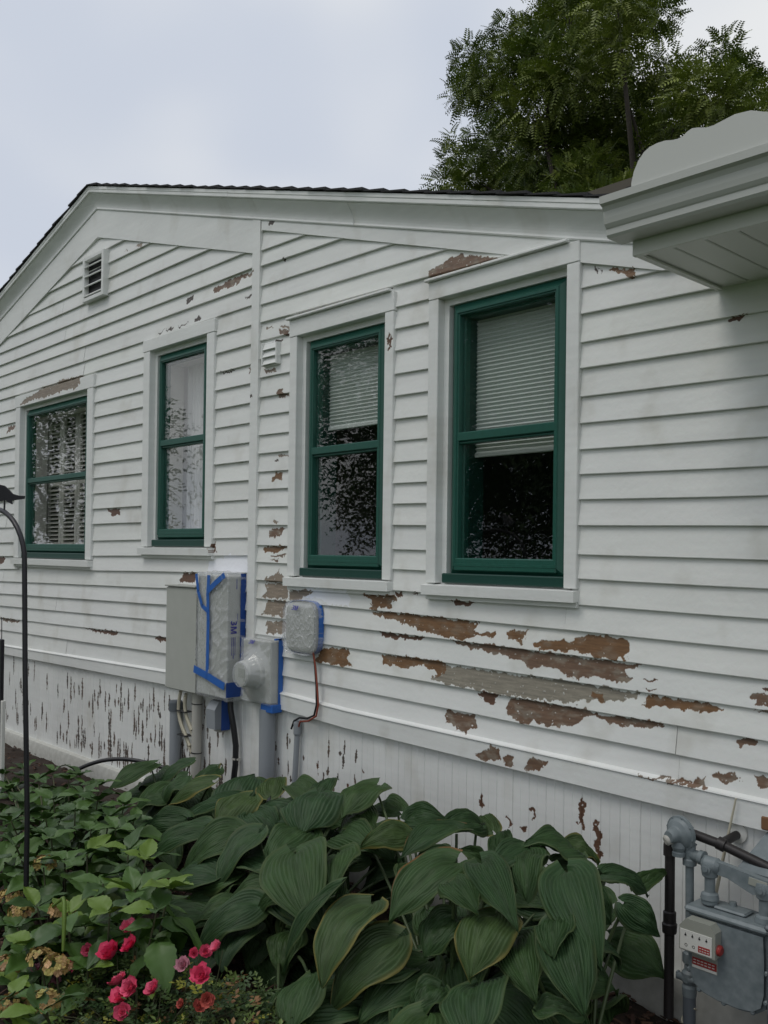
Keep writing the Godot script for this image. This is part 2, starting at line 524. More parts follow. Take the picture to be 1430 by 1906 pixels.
func materials() -> void:
	var sl := []
	var r := RandomNumberGenerator.new()
	r.seed = 99
	for i in 210:   # blistered streaks on the skirt boards, thickest left of the meter boxes
		var x := -5.9 + r.randfn(0.0, 0.62)
		if i % 5 == 0:
			x = r.randf_range(-8.4, -7.4)
		if i % 7 == 0:
			x = r.randf_range(-5.3, -4.45)
		x = roundf(x / 0.029) * 0.029 + r.randf_range(-0.004, 0.004)
		if x > -4.45:
			continue
		var yb := r.randf_range(0.16, 0.68)
		if i % 3 == 0:
			yb = 0.15 + r.randf() * 0.05
		sl.append([x, yb, minf(yb + r.randf_range(0.03, 0.17) * (1.5 if i % 9 == 0 else 1.0), 0.77), r.randf_range(0.0035, 0.0095), r.randf()])
	var sr := []
	for i in 34:
		var x := r.randf_range(-4.3, -3.35)
		var yb := r.randf_range(0.2, 0.66)
		sr.append([x, yb, minf(yb + r.randf_range(0.02, 0.09), 0.77), r.randf_range(0.003, 0.007), r.randf()])
	M.paint_l = paint_material(LX0, LY0, LW, LH, 21, sl)
	M.paint_r = paint_material(RX0, RY0, RW, RH, 57, sr)
	M.white = mat(0.70, 0.71, 0.69, 0.5)
	M.aluminium = mat(0.50, 0.51, 0.48, 0.45)
	M.soffit = mat(0.62, 0.63, 0.59, 0.5)
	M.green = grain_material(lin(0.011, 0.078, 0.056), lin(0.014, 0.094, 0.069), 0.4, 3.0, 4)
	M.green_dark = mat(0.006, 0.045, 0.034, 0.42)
	M.shingle = grain_material(lin(0.018, 0.018, 0.02), lin(0.05, 0.05, 0.052), 0.95, 9.0, 31)
	M.concrete = grain_material(lin(0.42, 0.42, 0.38), lin(0.56, 0.56, 0.52), 0.9, 1.6, 33)
	M.soil = grain_material(lin(0.012, 0.008, 0.005), lin(0.05, 0.028, 0.017), 1.0, 5.0, 41, 5)
	M.chip = mat(0.09, 0.048, 0.03, 0.95, 0.0, true)
	M.lawn = grain_material(lin(0.03, 0.06, 0.015), lin(0.06, 0.10, 0.03), 1.0, 0.7, 42, 5)
	M.interior = mat(0.10, 0.09, 0.07, 0.9)
	M.interior_dark = mat(0.10, 0.09, 0.07, 0.9)
	var g := mat(0.9, 0.95, 0.93, 0.0)
	g.albedo_color = Color(0.10, 0.13, 0.12, 0.04)
	g.transparency = BaseMaterial3D.TRANSPARENCY_ALPHA
	g.metallic_specular = 0.5
	M.glass = g
	M.blind = mat(0.58, 0.64, 0.60, 0.85)
	M.blind.backlight_enabled = true
	M.blind.backlight = Color(0.15, 0.15, 0.14)
	M.curtain = mat(0.75, 0.76, 0.76, 0.9)
	M.shutter = mat(0.52, 0.52, 0.48, 0.5)
	M.grey_box = grain_material(lin(0.40, 0.41, 0.375), lin(0.425, 0.435, 0.40), 0.5, 0.8, 61, 2)
	M.grey_metal = grain_material(lin(0.125, 0.155, 0.165), lin(0.205, 0.235, 0.245), 0.48, 2.4, 62)
	M.pvc = mat(0.26, 0.28, 0.30, 0.45)
	M.pvc_dark = mat(0.10, 0.115, 0.13, 0.5)
	M.cream_pipe = mat(0.42, 0.41, 0.37, 0.55)
	M.cream_cable = mat(0.46, 0.43, 0.33, 0.5)
	M.tape = mat(0.018, 0.115, 0.42, 0.55)
	M.tape_dark = mat(0.012, 0.06, 0.27, 0.55)
	M.print = mat(0.03, 0.03, 0.26, 0.5)
	M.black = mat(0.012, 0.012, 0.014, 0.45)
	M.iron = mat(0.010, 0.009, 0.013, 0.4)
	M.black_pipe = grain_material(lin(0.010, 0.009, 0.010), lin(0.03, 0.024, 0.022), 0.5, 12.0, 64)
	M.red_wire = mat(0.25, 0.05, 0.025, 0.5)
	var film := mat(0.85, 0.86, 0.88, 0.07)
	film.albedo_color = Color(0.92, 0.93, 0.95, 0.2)
	film.transparency = BaseMaterial3D.TRANSPARENCY_ALPHA
	M.film = film
	M.label_white = mat(0.62, 0.62, 0.58, 0.5)
	M.label_red = mat(0.32, 0.035, 0.03, 0.5)
	M.index = mat(0.30, 0.31, 0.27, 0.35)
	M.rust = mat(0.17, 0.085, 0.04, 0.9)
	M.hosta = mat(1, 1, 1, 0.52, 0.0, true)
	M.hosta.metallic_specular = 0.35
	M.hosta.backlight_enabled = true
	M.hosta.backlight = Color(0.16, 0.2, 0.08)
	M.hosta_stem = mat(0.055, 0.085, 0.03, 0.5)
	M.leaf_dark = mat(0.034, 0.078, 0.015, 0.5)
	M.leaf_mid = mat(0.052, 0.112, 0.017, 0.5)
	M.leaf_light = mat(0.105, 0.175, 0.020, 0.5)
	for k in ["leaf_dark", "leaf_mid", "leaf_light"]:
		M[k].vertex_color_use_as_albedo = true
		M[k].backlight_enabled = true
		M[k].backlight = Color(0.25, 0.32, 0.06)
	M.stem = mat(0.07, 0.075, 0.035, 0.7)
	M.vc_leaf = mat(1, 1, 1, 0.55, 0.0, true)
	M.vc_leaf.backlight_enabled = true
	M.vc_leaf.backlight = Color(0.34, 0.40, 0.12)
	M.vc_petal = mat(1, 1, 1, 0.6, 0.0, true)
	M.vc_petal.backlight_enabled = true
	M.vc_petal.backlight = Color(0.3, 0.15, 0.15)
	M.bark = grain_material(lin(0.025, 0.02, 0.016), lin(0.07, 0.058, 0.046), 0.95, 3.0, 71)

# ------------------------------------------------------------------ setting
func setting() -> void:
	var g := MB.new()
	g.quad(Vector3(-250, 0, 250), Vector3(250, 0, 250), Vector3(250, 0, -250), Vector3(-250, 0, -250))
	structure(put(self, "ground", g, M.lawn))
	# planting bed: slightly lumpy bare soil along the wall
	var f := noise(3, 1.6, 4)
	var rows := []
	for i in 61:
		var r := PackedVector3Array()
		for j in 221:
			var x := -9.6 + j * 0.05
			var z := 0.02 + i * 0.045
			r.append(Vector3(x, 0.02 + 0.025 * f.get_noise_2d(x * 3.0, z * 3.0), z))
		rows.append(r)
	var b := MB.new()
	b.grid(rows)
	structure(put(self, "soil", b, M.soil))
	var chips := MB.new()
	for i in 5200:
		var x := rng.randf_range(-4.4, -0.9)
		var z := rng.randf_range(0.04, 1.9)
		if i % 6 == 0:
			x = rng.randf_range(-9.0, -4.0)
		var y := 0.026 + 0.025 * f.get_noise_2d(x * 3.0, z * 3.0)
		var a := rng.randf() * TAU
		var l := rng.randf_range(0.006, 0.022)
		var w := rng.randf_range(0.003, 0.008)
		var d := Vector3(cos(a), rng.randf_range(-0.35, 0.35), sin(a)) * l
		var s := Vector3(-sin(a), rng.randf_range(-0.4, 0.4), cos(a)) * w
		var tn := rng.randf_range(0.35, 1.3)
		if rng.randf() < 0.03:
			tn = 3.6
		chips.col = Color(tn, tn * rng.randf_range(0.9, 1.1), tn)
		var o := Vector3(x, y + 0.004, z)
		chips.hexa([o - d - s, o + d - s, o + d * 0.8 + s, o - d + s, o - d - s + Vector3(0, 0.004, 0), o + d - s + Vector3(0, 0.004, 0), o + d * 0.8 + s + Vector3(0, 0.004, 0), o - d + s + Vector3(0, 0.004, 0)])
	var ch := put(self, "mulch_chips", chips, M.chip)
	ch.set_meta("kind", "stuff")
	tag(ch, "dark brown wood mulch scattered over the bare soil", "mulch")

# ------------------------------------------------------------------ the house
# window openings inside their casings: x left, x right, y bottom, y top
const OPEN := [[-7.845, -6.569, 1.612, 2.884], [-5.632, -4.923, 1.712, 3.022], [-4.014, -3.312, 1.556, 2.858], [-2.951, -2.236, 1.552, 2.856]]
const XL := -11.2
const XR := 2.4

func frieze_low(x: float) -> float:
	if x > -1.5:
		return 2.72   # the eave covers everything above its soffit
	if x > -4.41:
		return 3.526 - 0.3075 * (x + 4.363)
	return 3.991 - 0.29 * (x + 6.448) if x > -6.448 else 3.991 + 0.262 * (x + 6.448)

func rake(x: float) -> float:
	return 4.211 - 0.2937 * (x + 6.46) if x > -6.46 else 4.211 + 0.264 * (x + 6.46)

func band_top(x: float) -> float:
	return 0.900 - 0.0115 * (x + 4.4) if x > -4.42 else 0.912 + 0.0195 * (x + 4.9)

func band_low(x: float) -> float:
	return 0.806 - 0.0134 * (x + 4.4) if x > -4.42 else 0.822 + 0.0160 * (x + 4.9)

func found_top(x: float) -> float:
	return 0.135 + 0.0075 * (x + 6.6)

func course_tilt(right: bool, y: float) -> float:
	if right:
		return -0.0155
	if y < 1.56:
		return 0.0145
	if y < 1.95:
		return lerpf(0.0145, 0.0, (y - 1.56) / 0.39)
	return 0.005 if y > 3.0 else 0.0

func clapboard(right: bool, y0: float, y1: float, xa: float, xb: float, sd: int) -> void:
	if xb - xa < 0.012:
		return
	var ref := -1.8 if right else -5.5
	var t0 := course_tilt(right, y0)
	var t1 := course_tilt(right, y1)
	var nseg := maxi(1, int((xb - xa) / 0.3))
	var f := noise(500 + sd, 0.9, 2)
	var mb := MB.new()
	var tone := rng.randf_range(0.955, 1.0)
	mb.col = Color(tone, tone * rng.randf_range(0.995, 1.003), tone * rng.randf_range(0.985, 1.0))
	var zj := rng.randf_range(-0.0015, 0.002)
	var rows := []
	for i in nseg + 1:
		var x := lerpf(xa, xb, float(i) / nseg)
		var e := 0.0022 * f.get_noise_1d(x * 1.3)
		var zz := zj + 0.0022 * f.get_noise_1d(x * 1.1 + 50.0)
		var b := y0 + t0 * (x - ref) + e
		var t := y1 + t1 * (x - ref)
		rows.append([Vector3(x, b, 0.002), Vector3(x, b, 0.0235 + zz), Vector3(x, b + 0.0025, 0.0245 + zz), Vector3(x, t + 0.02, 0.0065 + zz * 0.5), Vector3(x, t + 0.02, 0.001)])
	for i in nseg:
		for k in 4:
			mb.quad(rows[i][k], rows[i + 1][k], rows[i + 1][k + 1], rows[i][k + 1])
	mb.quad(rows[0][0], rows[0][1], rows[0][3], rows[0][4])
	mb.quad(rows[nseg][1], rows[nseg][0], rows[nseg][4], rows[nseg][3])
	painted(house, "clapboard", mb, right)

func courses(right: bool, ys: Array, x_from: float, x_to: float, butts: Dictionary) -> void:
	var ref := -1.8 if right else -5.5
	for i in ys.size() - 1:
		var y0: float = ys[i]
		var y1: float = ys[i + 1]
		var a := x_from
		var b := x_to
		# stop where the raking frieze covers the board
		while b > a and y0 + course_tilt(right, y0) * (b - ref) > frieze_low(b) + 0.035:
			b -= 0.02
		while a < b and y0 + course_tilt(right, y0) * (a - ref) > frieze_low(a) + 0.035:
			a += 0.02
		var cuts := [[a, b]]
		for o in OPEN:
			if y1 > o[2] + 0.004 and y0 < o[3] - 0.004:
				var next := []
				for cseg in cuts:
					if o[1] <= cseg[0] or o[0] >= cseg[1]:
						next.append(cseg)
						continue
					if o[0] > cseg[0]:
						next.append([cseg[0], o[0] - 0.03])
					if o[1] < cseg[1]:
						next.append([o[1] + 0.03, cseg[1]])
				cuts = next
		for cseg in cuts:
			var xs := [cseg[0]]
			for bx in butts.get(i, []):
				if bx > cseg[0] + 0.1 and bx < cseg[1] - 0.1:
					xs.append(bx)
			xs.append(cseg[1])
			for k in xs.size() - 1:
				clapboard(right, y0, y1, xs[k] + (0.0007 if k > 0 else 0.0), xs[k + 1] - (0.0007 if k < xs.size() - 2 else 0.0), i * 11 + k + (400 if right else 0))

func rake_strip(called: String, prof: Array, m: Material, xs: Array, yf: Callable) -> void:   # prof: [dy, z] closed section swept along the gable
	var mb := MB.new()
	var pts := []
	for x in xs:
		var row := []
		for q in prof:
			row.append(Vector3(x, yf.call(x) + q[0], q[1]))
		pts.append(row)
	for i in pts.size() - 1:
		for k in prof.size():
			var k2 := (k + 1) % prof.size()
			mb.quad(pts[i][k], pts[i + 1][k], pts[i + 1][k2], pts[i][k2])
	for e in [0, pts.size() - 1]:
		for k in range(1, prof.size() - 1):
			mb.tri(pts[e][0], pts[e][k], pts[e][k + 1])
	if m == null:
		painted(house, called, mb, xs[0] > -4.5)
	else:
		put(house, called, mb, m)

func trim(called: String, right: bool, x0: float, x1: float, y0: float, y1: float, z0: float, z1: float, b := 0.003) -> void:
	var mb := MB.new()
	var tone := rng.randf_range(0.97, 1.02)
	mb.col = Color(tone, tone, tone)
	mb.bbox(x0, x1, y0, y1, z0, z1, b)
	painted(house, called, mb, right)

func trim_to(parent: Node, called: String, right: bool, x0: float, x1: float, y0: float, y1: float, z0: float, z1: float, b := 0.003) -> void:
	var mb := MB.new()
	var tone := rng.randf_range(0.97, 1.02)
	mb.col = Color(tone, tone, tone)
	mb.bbox(x0, x1, y0, y1, z0, z1, b)
	painted(parent, called, mb, right)

func build_house() -> void:
	house = thing("clapboard_house", "white clapboard house with green windows and peeling paint", "house")
	# sheathing with real openings
	var w := MB.new()
	var xs := [XL]
	for o in OPEN:
		xs.append(o[0] - 0.004); xs.append(o[1] + 0.004)
	xs.append(XR)
	for i in range(0, xs.size(), 2):
		wall_piece(w, xs[i], xs[i + 1], 0.0, 9.0)
	for o in OPEN:
		wall_piece(w, o[0] - 0.004, o[1] + 0.004, 0.0, o[2] - 0.004)
		wall_piece(w, o[0] - 0.004, o[1] + 0.004, o[3] + 0.004, 9.0)
	put(house, "wall_sheathing", w, M.interior_dark)
	# rooms behind the windows
	var rm := MB.new()
	rm.box(XL, XR, 0.55, 0.62, -5.0, -0.13)
	rm.box(XL, XR, 3.12, 3.2, -5.0, -0.13)
	rm.box(XL, XR, 0.62, 3.12, -5.1, -5.0)
	rm.box(XL - 0.1, XL, 0.0, 3.2, -5.1, -0.0)
	rm.box(XR, XR + 0.1, 0.0, 3.2, -5.1, -0.0)
	rm.box(-4.47, -4.40, 0.62, 3.12, -5.0, -0.13)
	rm.box(-6.2, -6.12, 0.62, 3.12, -5.0, -0.13)
	rm.box(-1.9, -1.82, 0.62, 3.12, -5.0, -0.13)
	put(house, "room", rm, M.interior)
	# clapboards
	var left_y := [0.87, 1.011, 1.117, 1.223, 1.329, 1.437, 1.545, 1.649, 1.757, 1.875, 1.985, 2.098, 2.21, 2.317, 2.431, 2.547, 2.661, 2.77, 2.888, 3.0, 3.11, 3.225, 3.325, 3.432, 3.545, 3.655, 3.765, 3.875, 3.985, 4.09]
	var right_y := [0.85, 0.966, 1.071, 1.173, 1.278, 1.376, 1.482, 1.585, 1.681, 1.797, 1.9, 2.0, 2.1, 2.204, 2.31, 2.423, 2.527, 2.64, 2.745, 2.852, 2.957, 3.06, 3.166, 3.28, 3.37, 3.48, 3.59]
	courses(false, left_y, XL, -4.455, {3: [-7.1], 5: [-8.2], 9: [-8.15], 19: [-8.02, -6.66], 20: [-6.66], 22: [-7.0], 24: [-7.05], 0: [-6.9], 1: [-7.6]})
	courses(true, right_y, -4.392, XR, {0: [-1.73], 1: [-1.74], 2: [0.4], 5: [-2.235], 4: [-0.4], 8: [0.3], 13: [-0.2]})
	# corner board between the two halves
	var cb := MB.new()
	cb.hexa([Vector3(-4.460, 0.87, -0.002), Vector3(-4.386, 0.87, -0.002), Vector3(-4.372, 3.598, -0.002), Vector3(-4.446, 3.62, -0.002), Vector3(-4.460, 0.87, 0.034), Vector3(-4.386, 0.87, 0.034), Vector3(-4.372, 3.598, 0.034), Vector3(-4.446, 3.62, 0.034)])
	painted(house, "corner_board", cb, false)
	# frieze boards along the rake
	for part in [[XL - 0.1, -6.452, false], [-6.452, -4.452, false], [-4.366, -1.45, true]]:
		var mb := MB.new()
		var n := 8
		for i in n:
			var xa: float = lerpf(part[0], part[1], float(i) / n)
			var xb: float = lerpf(part[0], part[1], float(i + 1) / n)
			var e := 0.001
			var fa := frieze_low(xa + e)
			var fb := frieze_low(xb - e)
			mb.hexa([Vector3(xa, fa, -0.002), Vector3(xb, fb, -0.002), Vector3(xb, rake(xb) + 0.03, -0.002), Vector3(xa, rake(xa) + 0.03, -0.002), Vector3(xa, fa, 0.030), Vector3(xb, fb, 0.030), Vector3(xb, rake(xb) + 0.03, 0.030), Vector3(xa, rake(xa) + 0.03, 0.030)])
		painted(house, "frieze_board", mb, part[2])
	var cove := [[-0.014, 0.028], [-0.014, 0.036], [-0.008, 0.039], [0.0, 0.037]]
	for i in 8:
		var t := i / 7.0
		cove.append([0.004 + 0.080 * t, 0.037 + 0.040 * (1.0 - cos(t * PI * 0.5)) * 0.9 + 0.006 * t])
	cove.append([0.090, 0.084])
	cove.append([0.096, 0.084])
	cove.append([0.096, 0.028])
	cove.reverse()
	rake_strip("crown_moulding", cove, null, [XL - 0.3, -6.46], rake)
	rake_strip("crown_moulding", cove, null, [-6.46, -3.55], rake)
	rake_strip("crown_moulding", cove, null, [-3.547, -1.52], rake)
	var fas := [[0.0955, 0.02], [0.0955, 0.094], [0.100, 0.097], [0.118, 0.097], [0.121, 0.1], [0.140, 0.1], [0.140, 0.02]]
	fas.reverse()
	rake_strip("rake_fascia", fas, null, [XL - 0.3, -6.46], rake)
	rake_strip("rake_fascia", fas, null, [-6.46, -4.62], rake)
	rake_strip("rake_fascia", fas, null, [-4.617, -1.52], rake)
	roof()
	# water table, skirt planks and foundation
	for part in [[XL, -4.423, false], [-4.42, XR, true]]:
		var mb := MB.new()
		var n := 8
		for i in n:
			var xa: float = lerpf(part[0], part[1], float(i) / n)
			var xb: float = lerpf(part[0], part[1], float(i + 1) / n)
			var r := []
			for x in [xa, xb]:
				r.append([Vector3(x, band_low(x), 0.002), Vector3(x, band_low(x), 0.034), Vector3(x, band_top(x) - 0.012, 0.036), Vector3(x, band_top(x) - 0.008, 0.042), Vector3(x, band_top(x) - 0.003, 0.040), Vector3(x, band_top(x) + 0.006, 0.020)])
			for k in 5:
				mb.quad(r[0][k], r[1][k], r[1][k + 1], r[0][k + 1])
		painted(house, "water_table", mb, part[2])
	var px := XL
	while px < XR:
		var right := px > -4.45
		var mb := MB.new()
		var tn := rng.randf_range(0.95, 1.0)
		mb.col = Color(tn, tn, tn)
		var zo := rng.randf_range(-0.0008, 0.0008)
		var pr := [[0.0, 0.0006], [0.0030, 0.004], [0.0405, 0.0045], [0.0428, 0.0028], [0.0447, 0.0028], [0.047, 0.0045], [0.0848, 0.004], [0.0878, 0.0006]]
		for k in pr.size() - 1:
			var xa: float = px + pr[k][0]
			var xb: float = px + pr[k + 1][0]
			mb.quad(Vector3(xa, found_top(xa) - 0.02, pr[k][1] + zo), Vector3(xb, found_top(xb) - 0.02, pr[k + 1][1] + zo), Vector3(xb, band_low(xb) + 0.02, pr[k + 1][1] + zo), Vector3(xa, band_low(xa) + 0.02, pr[k][1] + zo))
		painted(house, "skirt_plank", mb, right)
		px += 0.0878
	var fo := MB.new()
	var rows := []
	var ff := noise(8, 1.0, 3)
	for q in [[-0.3, 0.05], [0.02, 0.05], [0.07, 0.05], [-1.0, 0.046], [-2.0, 0.034], [-3.0, -0.02]]:
		var row := PackedVector3Array()
		for i in 70:
			var x := lerpf(XL, XR, i / 69.0)
			var y: float = q[0]
			if y == -1.0:
				y = found_top(x) - 0.006
			elif y == -2.0:
				y = found_top(x)
			elif y == -3.0:
				y = found_top(x) + 0.001
			row.append(Vector3(x, y, q[1] + 0.006 * ff.get_noise_2d(x * 2.0, y * 8.0)))
		rows.append(row)
	fo.grid(rows, true)
	put(house, "foundation", fo, M.concrete)
	gable_vent()
	eave()

func wall_piece(mb: MB, x0: float, x1: float, y0: float, y1: float) -> void:
	var n := maxi(1, int((x1 - x0) / 0.5))
	for i in n:
		var xa := lerpf(x0, x1, float(i) / n)
		var xb := lerpf(x0, x1, float(i + 1) / n)
		for side in [[xa, xb]]:
			var ta := minf(y1, rake(xa) + 0.09)
			var tb := minf(y1, rake(xb) + 0.09)
			if xb > -1.5:
				ta = minf(y1, 2.9); tb = ta
			mb.hexa([Vector3(xa, y0, -0.13), Vector3(xb, y0, -0.13), Vector3(xb, tb, -0.13), Vector3(xa, ta, -0.13), Vector3(xa, y0, -0.012), Vector3(xb, y0, -0.012), Vector3(xb, tb, -0.012), Vector3(xa, ta, -0.012)])

func roof() -> void:
	for sgn: float in [-1.0, 1.0]:
		var sl := 0.264 if sgn < 0 else 0.2937
		var length := 5.1 if sgn < 0 else 4.92
		var ro := Node3D.new()
		ro.name = numbered(house, "roof_slope")
		house.add_child(ro, true)
		var dk := MB.new()
		var xa := -6.46
		var xb: float = -6.46 + sgn * length
		var q := []
		for z in [-5.3, 0.088]:
			var r := [Vector3(minf(xa, xb), rake(minf(xa, xb)) + 0.108, z), Vector3(maxf(xa, xb), rake(maxf(xa, xb)) + 0.108, z)]
			q.append_array([r[0], r[1], r[1] + Vector3(0, 0.034, 0), r[0] + Vector3(0, 0.034, 0)])
		dk.hexa(q)
		put(ro, "roof_deck", dk, M.interior_dark)
		var n := int(length / 0.145)
		for i in n:
			var s0 := i * 0.145
			var s1 := s0 + 0.165
			var e := 0.112 + rng.randf_range(-0.006, 0.008)
			var x0: float = -6.46 + sgn * s0
			var x1: float = -6.46 + sgn * s1
			var y0 := rake(x0) + 0.144
			var y1 := rake(x1) + 0.144
			var th := 0.013 + rng.randf_range(-0.003, 0.003)
			var mb := MB.new()
			var cs := [Vector3(x0, y0, -5.3), Vector3(x1, y1 + 0.006, -5.3), Vector3(x1, y1 + 0.006 + th, -5.3), Vector3(x0, y0 + 0.004, -5.3), Vector3(x0, y0, e), Vector3(x1, y1 + 0.006, e), Vector3(x1, y1 + 0.006 + th, e), Vector3(x0, y0 + 0.004, e)]
			if sgn < 0:
				cs = [cs[1], cs[0], cs[3], cs[2], cs[5], cs[4], cs[7], cs[6]]
			mb.hexa(cs)
			put(ro, "shingle_course", mb, M.shingle)
	# gable end behind, so that the attic is closed
	var bk := MB.new()
	var poly := PackedVector2Array([Vector2(XL, 0), Vector2(XR, 0), Vector2(XR, 2.8), Vector2(-1.6, 2.8), Vector2(-6.46, 4.3), Vector2(XL, 3.0)])
	bk.prism(poly, Transform3D.IDENTITY, -5.25, -5.15)
	put(house, "back_wall", bk, M.white)

func gable_vent() -> void:
	var v := Node3D.new()
	v.name = "gable_vent"
	house.add_child(v)
	var x0 := -6.622
	var x1 := -6.284
	var y0 := 3.528
	var y1 := 3.862
	for q in [[x0, x0 + 0.03, y0, y1], [x1 - 0.03, x1, y0, y1], [x0 + 0.03, x1 - 0.03, y0, y0 + 0.03], [x0 + 0.03, x1 - 0.03, y1 - 0.03, y1]]:
		trim_to(v, "vent_frame", false, q[0], q[1], q[2], q[3], 0.0, 0.062)
	for i in 4:
		var yc := y0 + 0.065 + i * 0.072
		var mb := MB.new()
		mb.bbox(x0 + 0.031, x1 - 0.031, -0.004, 0.004, -0.045, 0.045, 0.001, Transform3D(Basis(Vector3.RIGHT, deg_to_rad(38)), Vector3(0, yc, 0.027)))
		painted(v, "vent_slat", mb, false)
	var d := MB.new()
	d.box(x0 + 0.01, x1 - 0.01, y0 + 0.01, y1 - 0.01, -0.02, 0.0245)
	put(v, "vent_screen", d, M.black)
	# small louvred hood on the narrow strip of siding beside the corner board
	var s := Node3D.new()
	s.name = "exhaust_vent"
	house.add_child(s)
	var fr := MB.new()
	fr.bbox(-4.330, -4.182, 2.732, 2.868, 0.008, 0.030, 0.004)
	painted(s, "vent_plate", fr, true)
	for i in 3:
		var mb := MB.new()
		mb.bbox(-4.318, -4.196, -0.019, 0.019, -0.002, 0.002, 0.001, Transform3D(Basis(Vector3.RIGHT, deg_to_rad(-24)), Vector3(0, 2.757 + i * 0.042, 0.037)))
		painted(s, "vent_flap", mb, true)
	for xx in [-4.328, -4.194]:
		trim_to(s, "vent_cheek", true, xx, xx + 0.01, 2.734, 2.866, 0.028, 0.048, 0.002)

func eave() -> void:
	var x0 := -1.588
	# soffit panels with grooves, running from the wall out to the fascia
	var px := x0 + 0.004
	while px < XR:
		var mb := MB.new()
		var zj := rng.randf_range(-0.0006, 0.0006)
		mb.bbox(px, px + 0.0975, 2.634 + zj, 2.646, 0.012, 0.540, 0.003)
		var t := mb
		put(house, "soffit_panel", t, M.soffit)
		px += 0.1035
	var back := MB.new()
	back.box(x0 + 0.002, XR, 2.641, 2.66, 0.004, 0.545)
	put(house, "soffit_backing", back, M.aluminium)
	var ch := MB.new()
	ch.bbox(x0 - 0.012, x0 + 0.001, 2.624, 2.66, 0.0255, 0.546, 0.002)
	ch.bbox(x0 + 0.001, x0 + 0.012, 2.624, 2.632, 0.0255, 0.546, 0.001)
	put(house, "soffit_edge_trim", ch, M.soffit)
	var fa := MB.new()
	fa.bbox(x0 - 0.012, XR, 2.622, 2.80, 0.5465, 0.566, 0.002)
	put(house, "eave_fascia", fa, M.soffit)
	var en := MB.new()
	en.prism(PackedVector2Array([Vector2(0.03, 2.6605), Vector2(0.5455, 2.6605), Vector2(0.5455, 2.775), Vector2(0.03, 2.80)]), Transform3D(Basis(Vector3(0, 0, 1), Vector3(0, 1, 0), Vector3(-1, 0, 0)), Vector3(x0, 0, 0)), -0.01, 0.01)
	put(house, "eave_end_plate", en, M.soffit)
	# K-style gutter, a folded sheet
	var outer := [Vector2(0.568, 2.785), Vector2(0.568, 2.668), Vector2(0.645, 2.668), Vector2(0.652, 2.676), Vector2(0.653, 2.694), Vector2(0.657, 2.698), Vector2(0.664, 2.708), Vector2(0.668, 2.724), Vector2(0.671, 2.744), Vector2(0.679, 2.757), Vector2(0.692, 2.763), Vector2(0.694, 2.785), Vector2(0.680, 2.787)]
	var poly := PackedVector2Array(outer)
	for i in range(outer.size() - 1, -1, -1):
		var a: Vector2 = outer[maxi(i - 1, 0)]
		var b: Vector2 = outer[mini(i + 1, outer.size() - 1)]
		var d := (b - a).normalized()
		poly.append(outer[i] + Vector2(-d.y, d.x) * 0.0022)
	var zy := Transform3D(Basis(Vector3(0, 0, 1), Vector3(0, 1, 0), Vector3(-1, 0, 0)), Vector3.ZERO)
	var gu := MB.new()
	gu.prism(poly, zy, -XR, 1.634)
	var go := put(house, "gutter", gu, M.aluminium)
	var cap := MB.new()
	cap.prism(PackedVector2Array(outer), zy, 1.6342, 1.6372)
	put(go, "gutter_end_cap", cap, M.aluminium)
	# scalloped splash guard standing in the gutter where the valley empties
	var top := [[-1.530, 2.775], [-1.530, 2.800], [-1.522, 2.832], [-1.507, 2.860], [-1.488, 2.880], [-1.470, 2.889], [-1.445, 2.893], [-1.419, 2.892], [-1.395, 2.886], [-1.376, 2.884], [-1.362, 2.887], [-1.350, 2.895], [-1.335, 2.9], [-1.315, 2.896], [-1.292, 2.888], [-1.270, 2.887], [-1.245, 2.891], [-1.207, 2.897], [-1.162, 2.892], [-1.117, 2.872], [-1.085, 2.868], [-1.05, 2.873], [-1.01, 2.883], [-0.97, 2.893], [-0.93, 2.886], [-0.905, 2.86], [-0.90, 2.83], [-0.90, 2.775]]
	var gp := PackedVector2Array()
	for q in top:
		gp.append(Vector2(q[0], q[1]))
	var sg := MB.new()
	sg.prism(gp, Transform3D.IDENTITY, 0.6835, 0.6855)
	put(house, "splash_guard", sg, M.aluminium)
	# low roof over the eave
	var er := MB.new()
	var rise := 0.26
	var plan := [Vector2(-1.585, 0.63), Vector2(XR + 0.1, 0.63), Vector2(XR + 0.1, -3.97), Vector2(-5.6, -3.97), Vector2(-1.585, 0.02)]
	var tops := []
	for q in plan:
		tops.append(Vector3(q.x, 2.80 + rise * (0.63 - q.y), q.y))
	for k in 3:
		er.tri(tops[4], tops[k], tops[k + 1])
		er.tri(tops[4] + Vector3(0, 0.018, 0), tops[k] + Vector3(0, 0.018, 0), tops[k + 1] + Vector3(0, 0.018, 0))
	for k in 5:
		er.quad(tops[k], tops[(k + 1) % 5], tops[(k + 1) % 5] + Vector3(0, 0.018, 0), tops[k] + Vector3(0, 0.018, 0))
	put(house, "eave_roof", er, M.shingle)

# ------------------------------------------------------------------ windows
func frame_sweep(mb: MB, x0: float, x1: float, y0: float, y1: float, prof: Array) -> void:   # prof: [inset, z], swept round a rectangle with mitred corners
	for k in prof.size() - 1:
		var a: Array = prof[k]
		var b: Array = prof[k + 1]
		var ra := [Vector3(x0 + a[0], y0 + a[0], a[1]), Vector3(x1 - a[0], y0 + a[0], a[1]), Vector3(x1 - a[0], y1 - a[0], a[1]), Vector3(x0 + a[0], y1 - a[0], a[1])]
		var rb := [Vector3(x0 + b[0], y0 + b[0], b[1]), Vector3(x1 - b[0], y0 + b[0], b[1]), Vector3(x1 - b[0], y1 - b[0], b[1]), Vector3(x0 + b[0], y1 - b[0], b[1])]
		for i in 4:
			mb.quad(ra[i], ra[(i + 1) % 4], rb[(i + 1) % 4], rb[i])

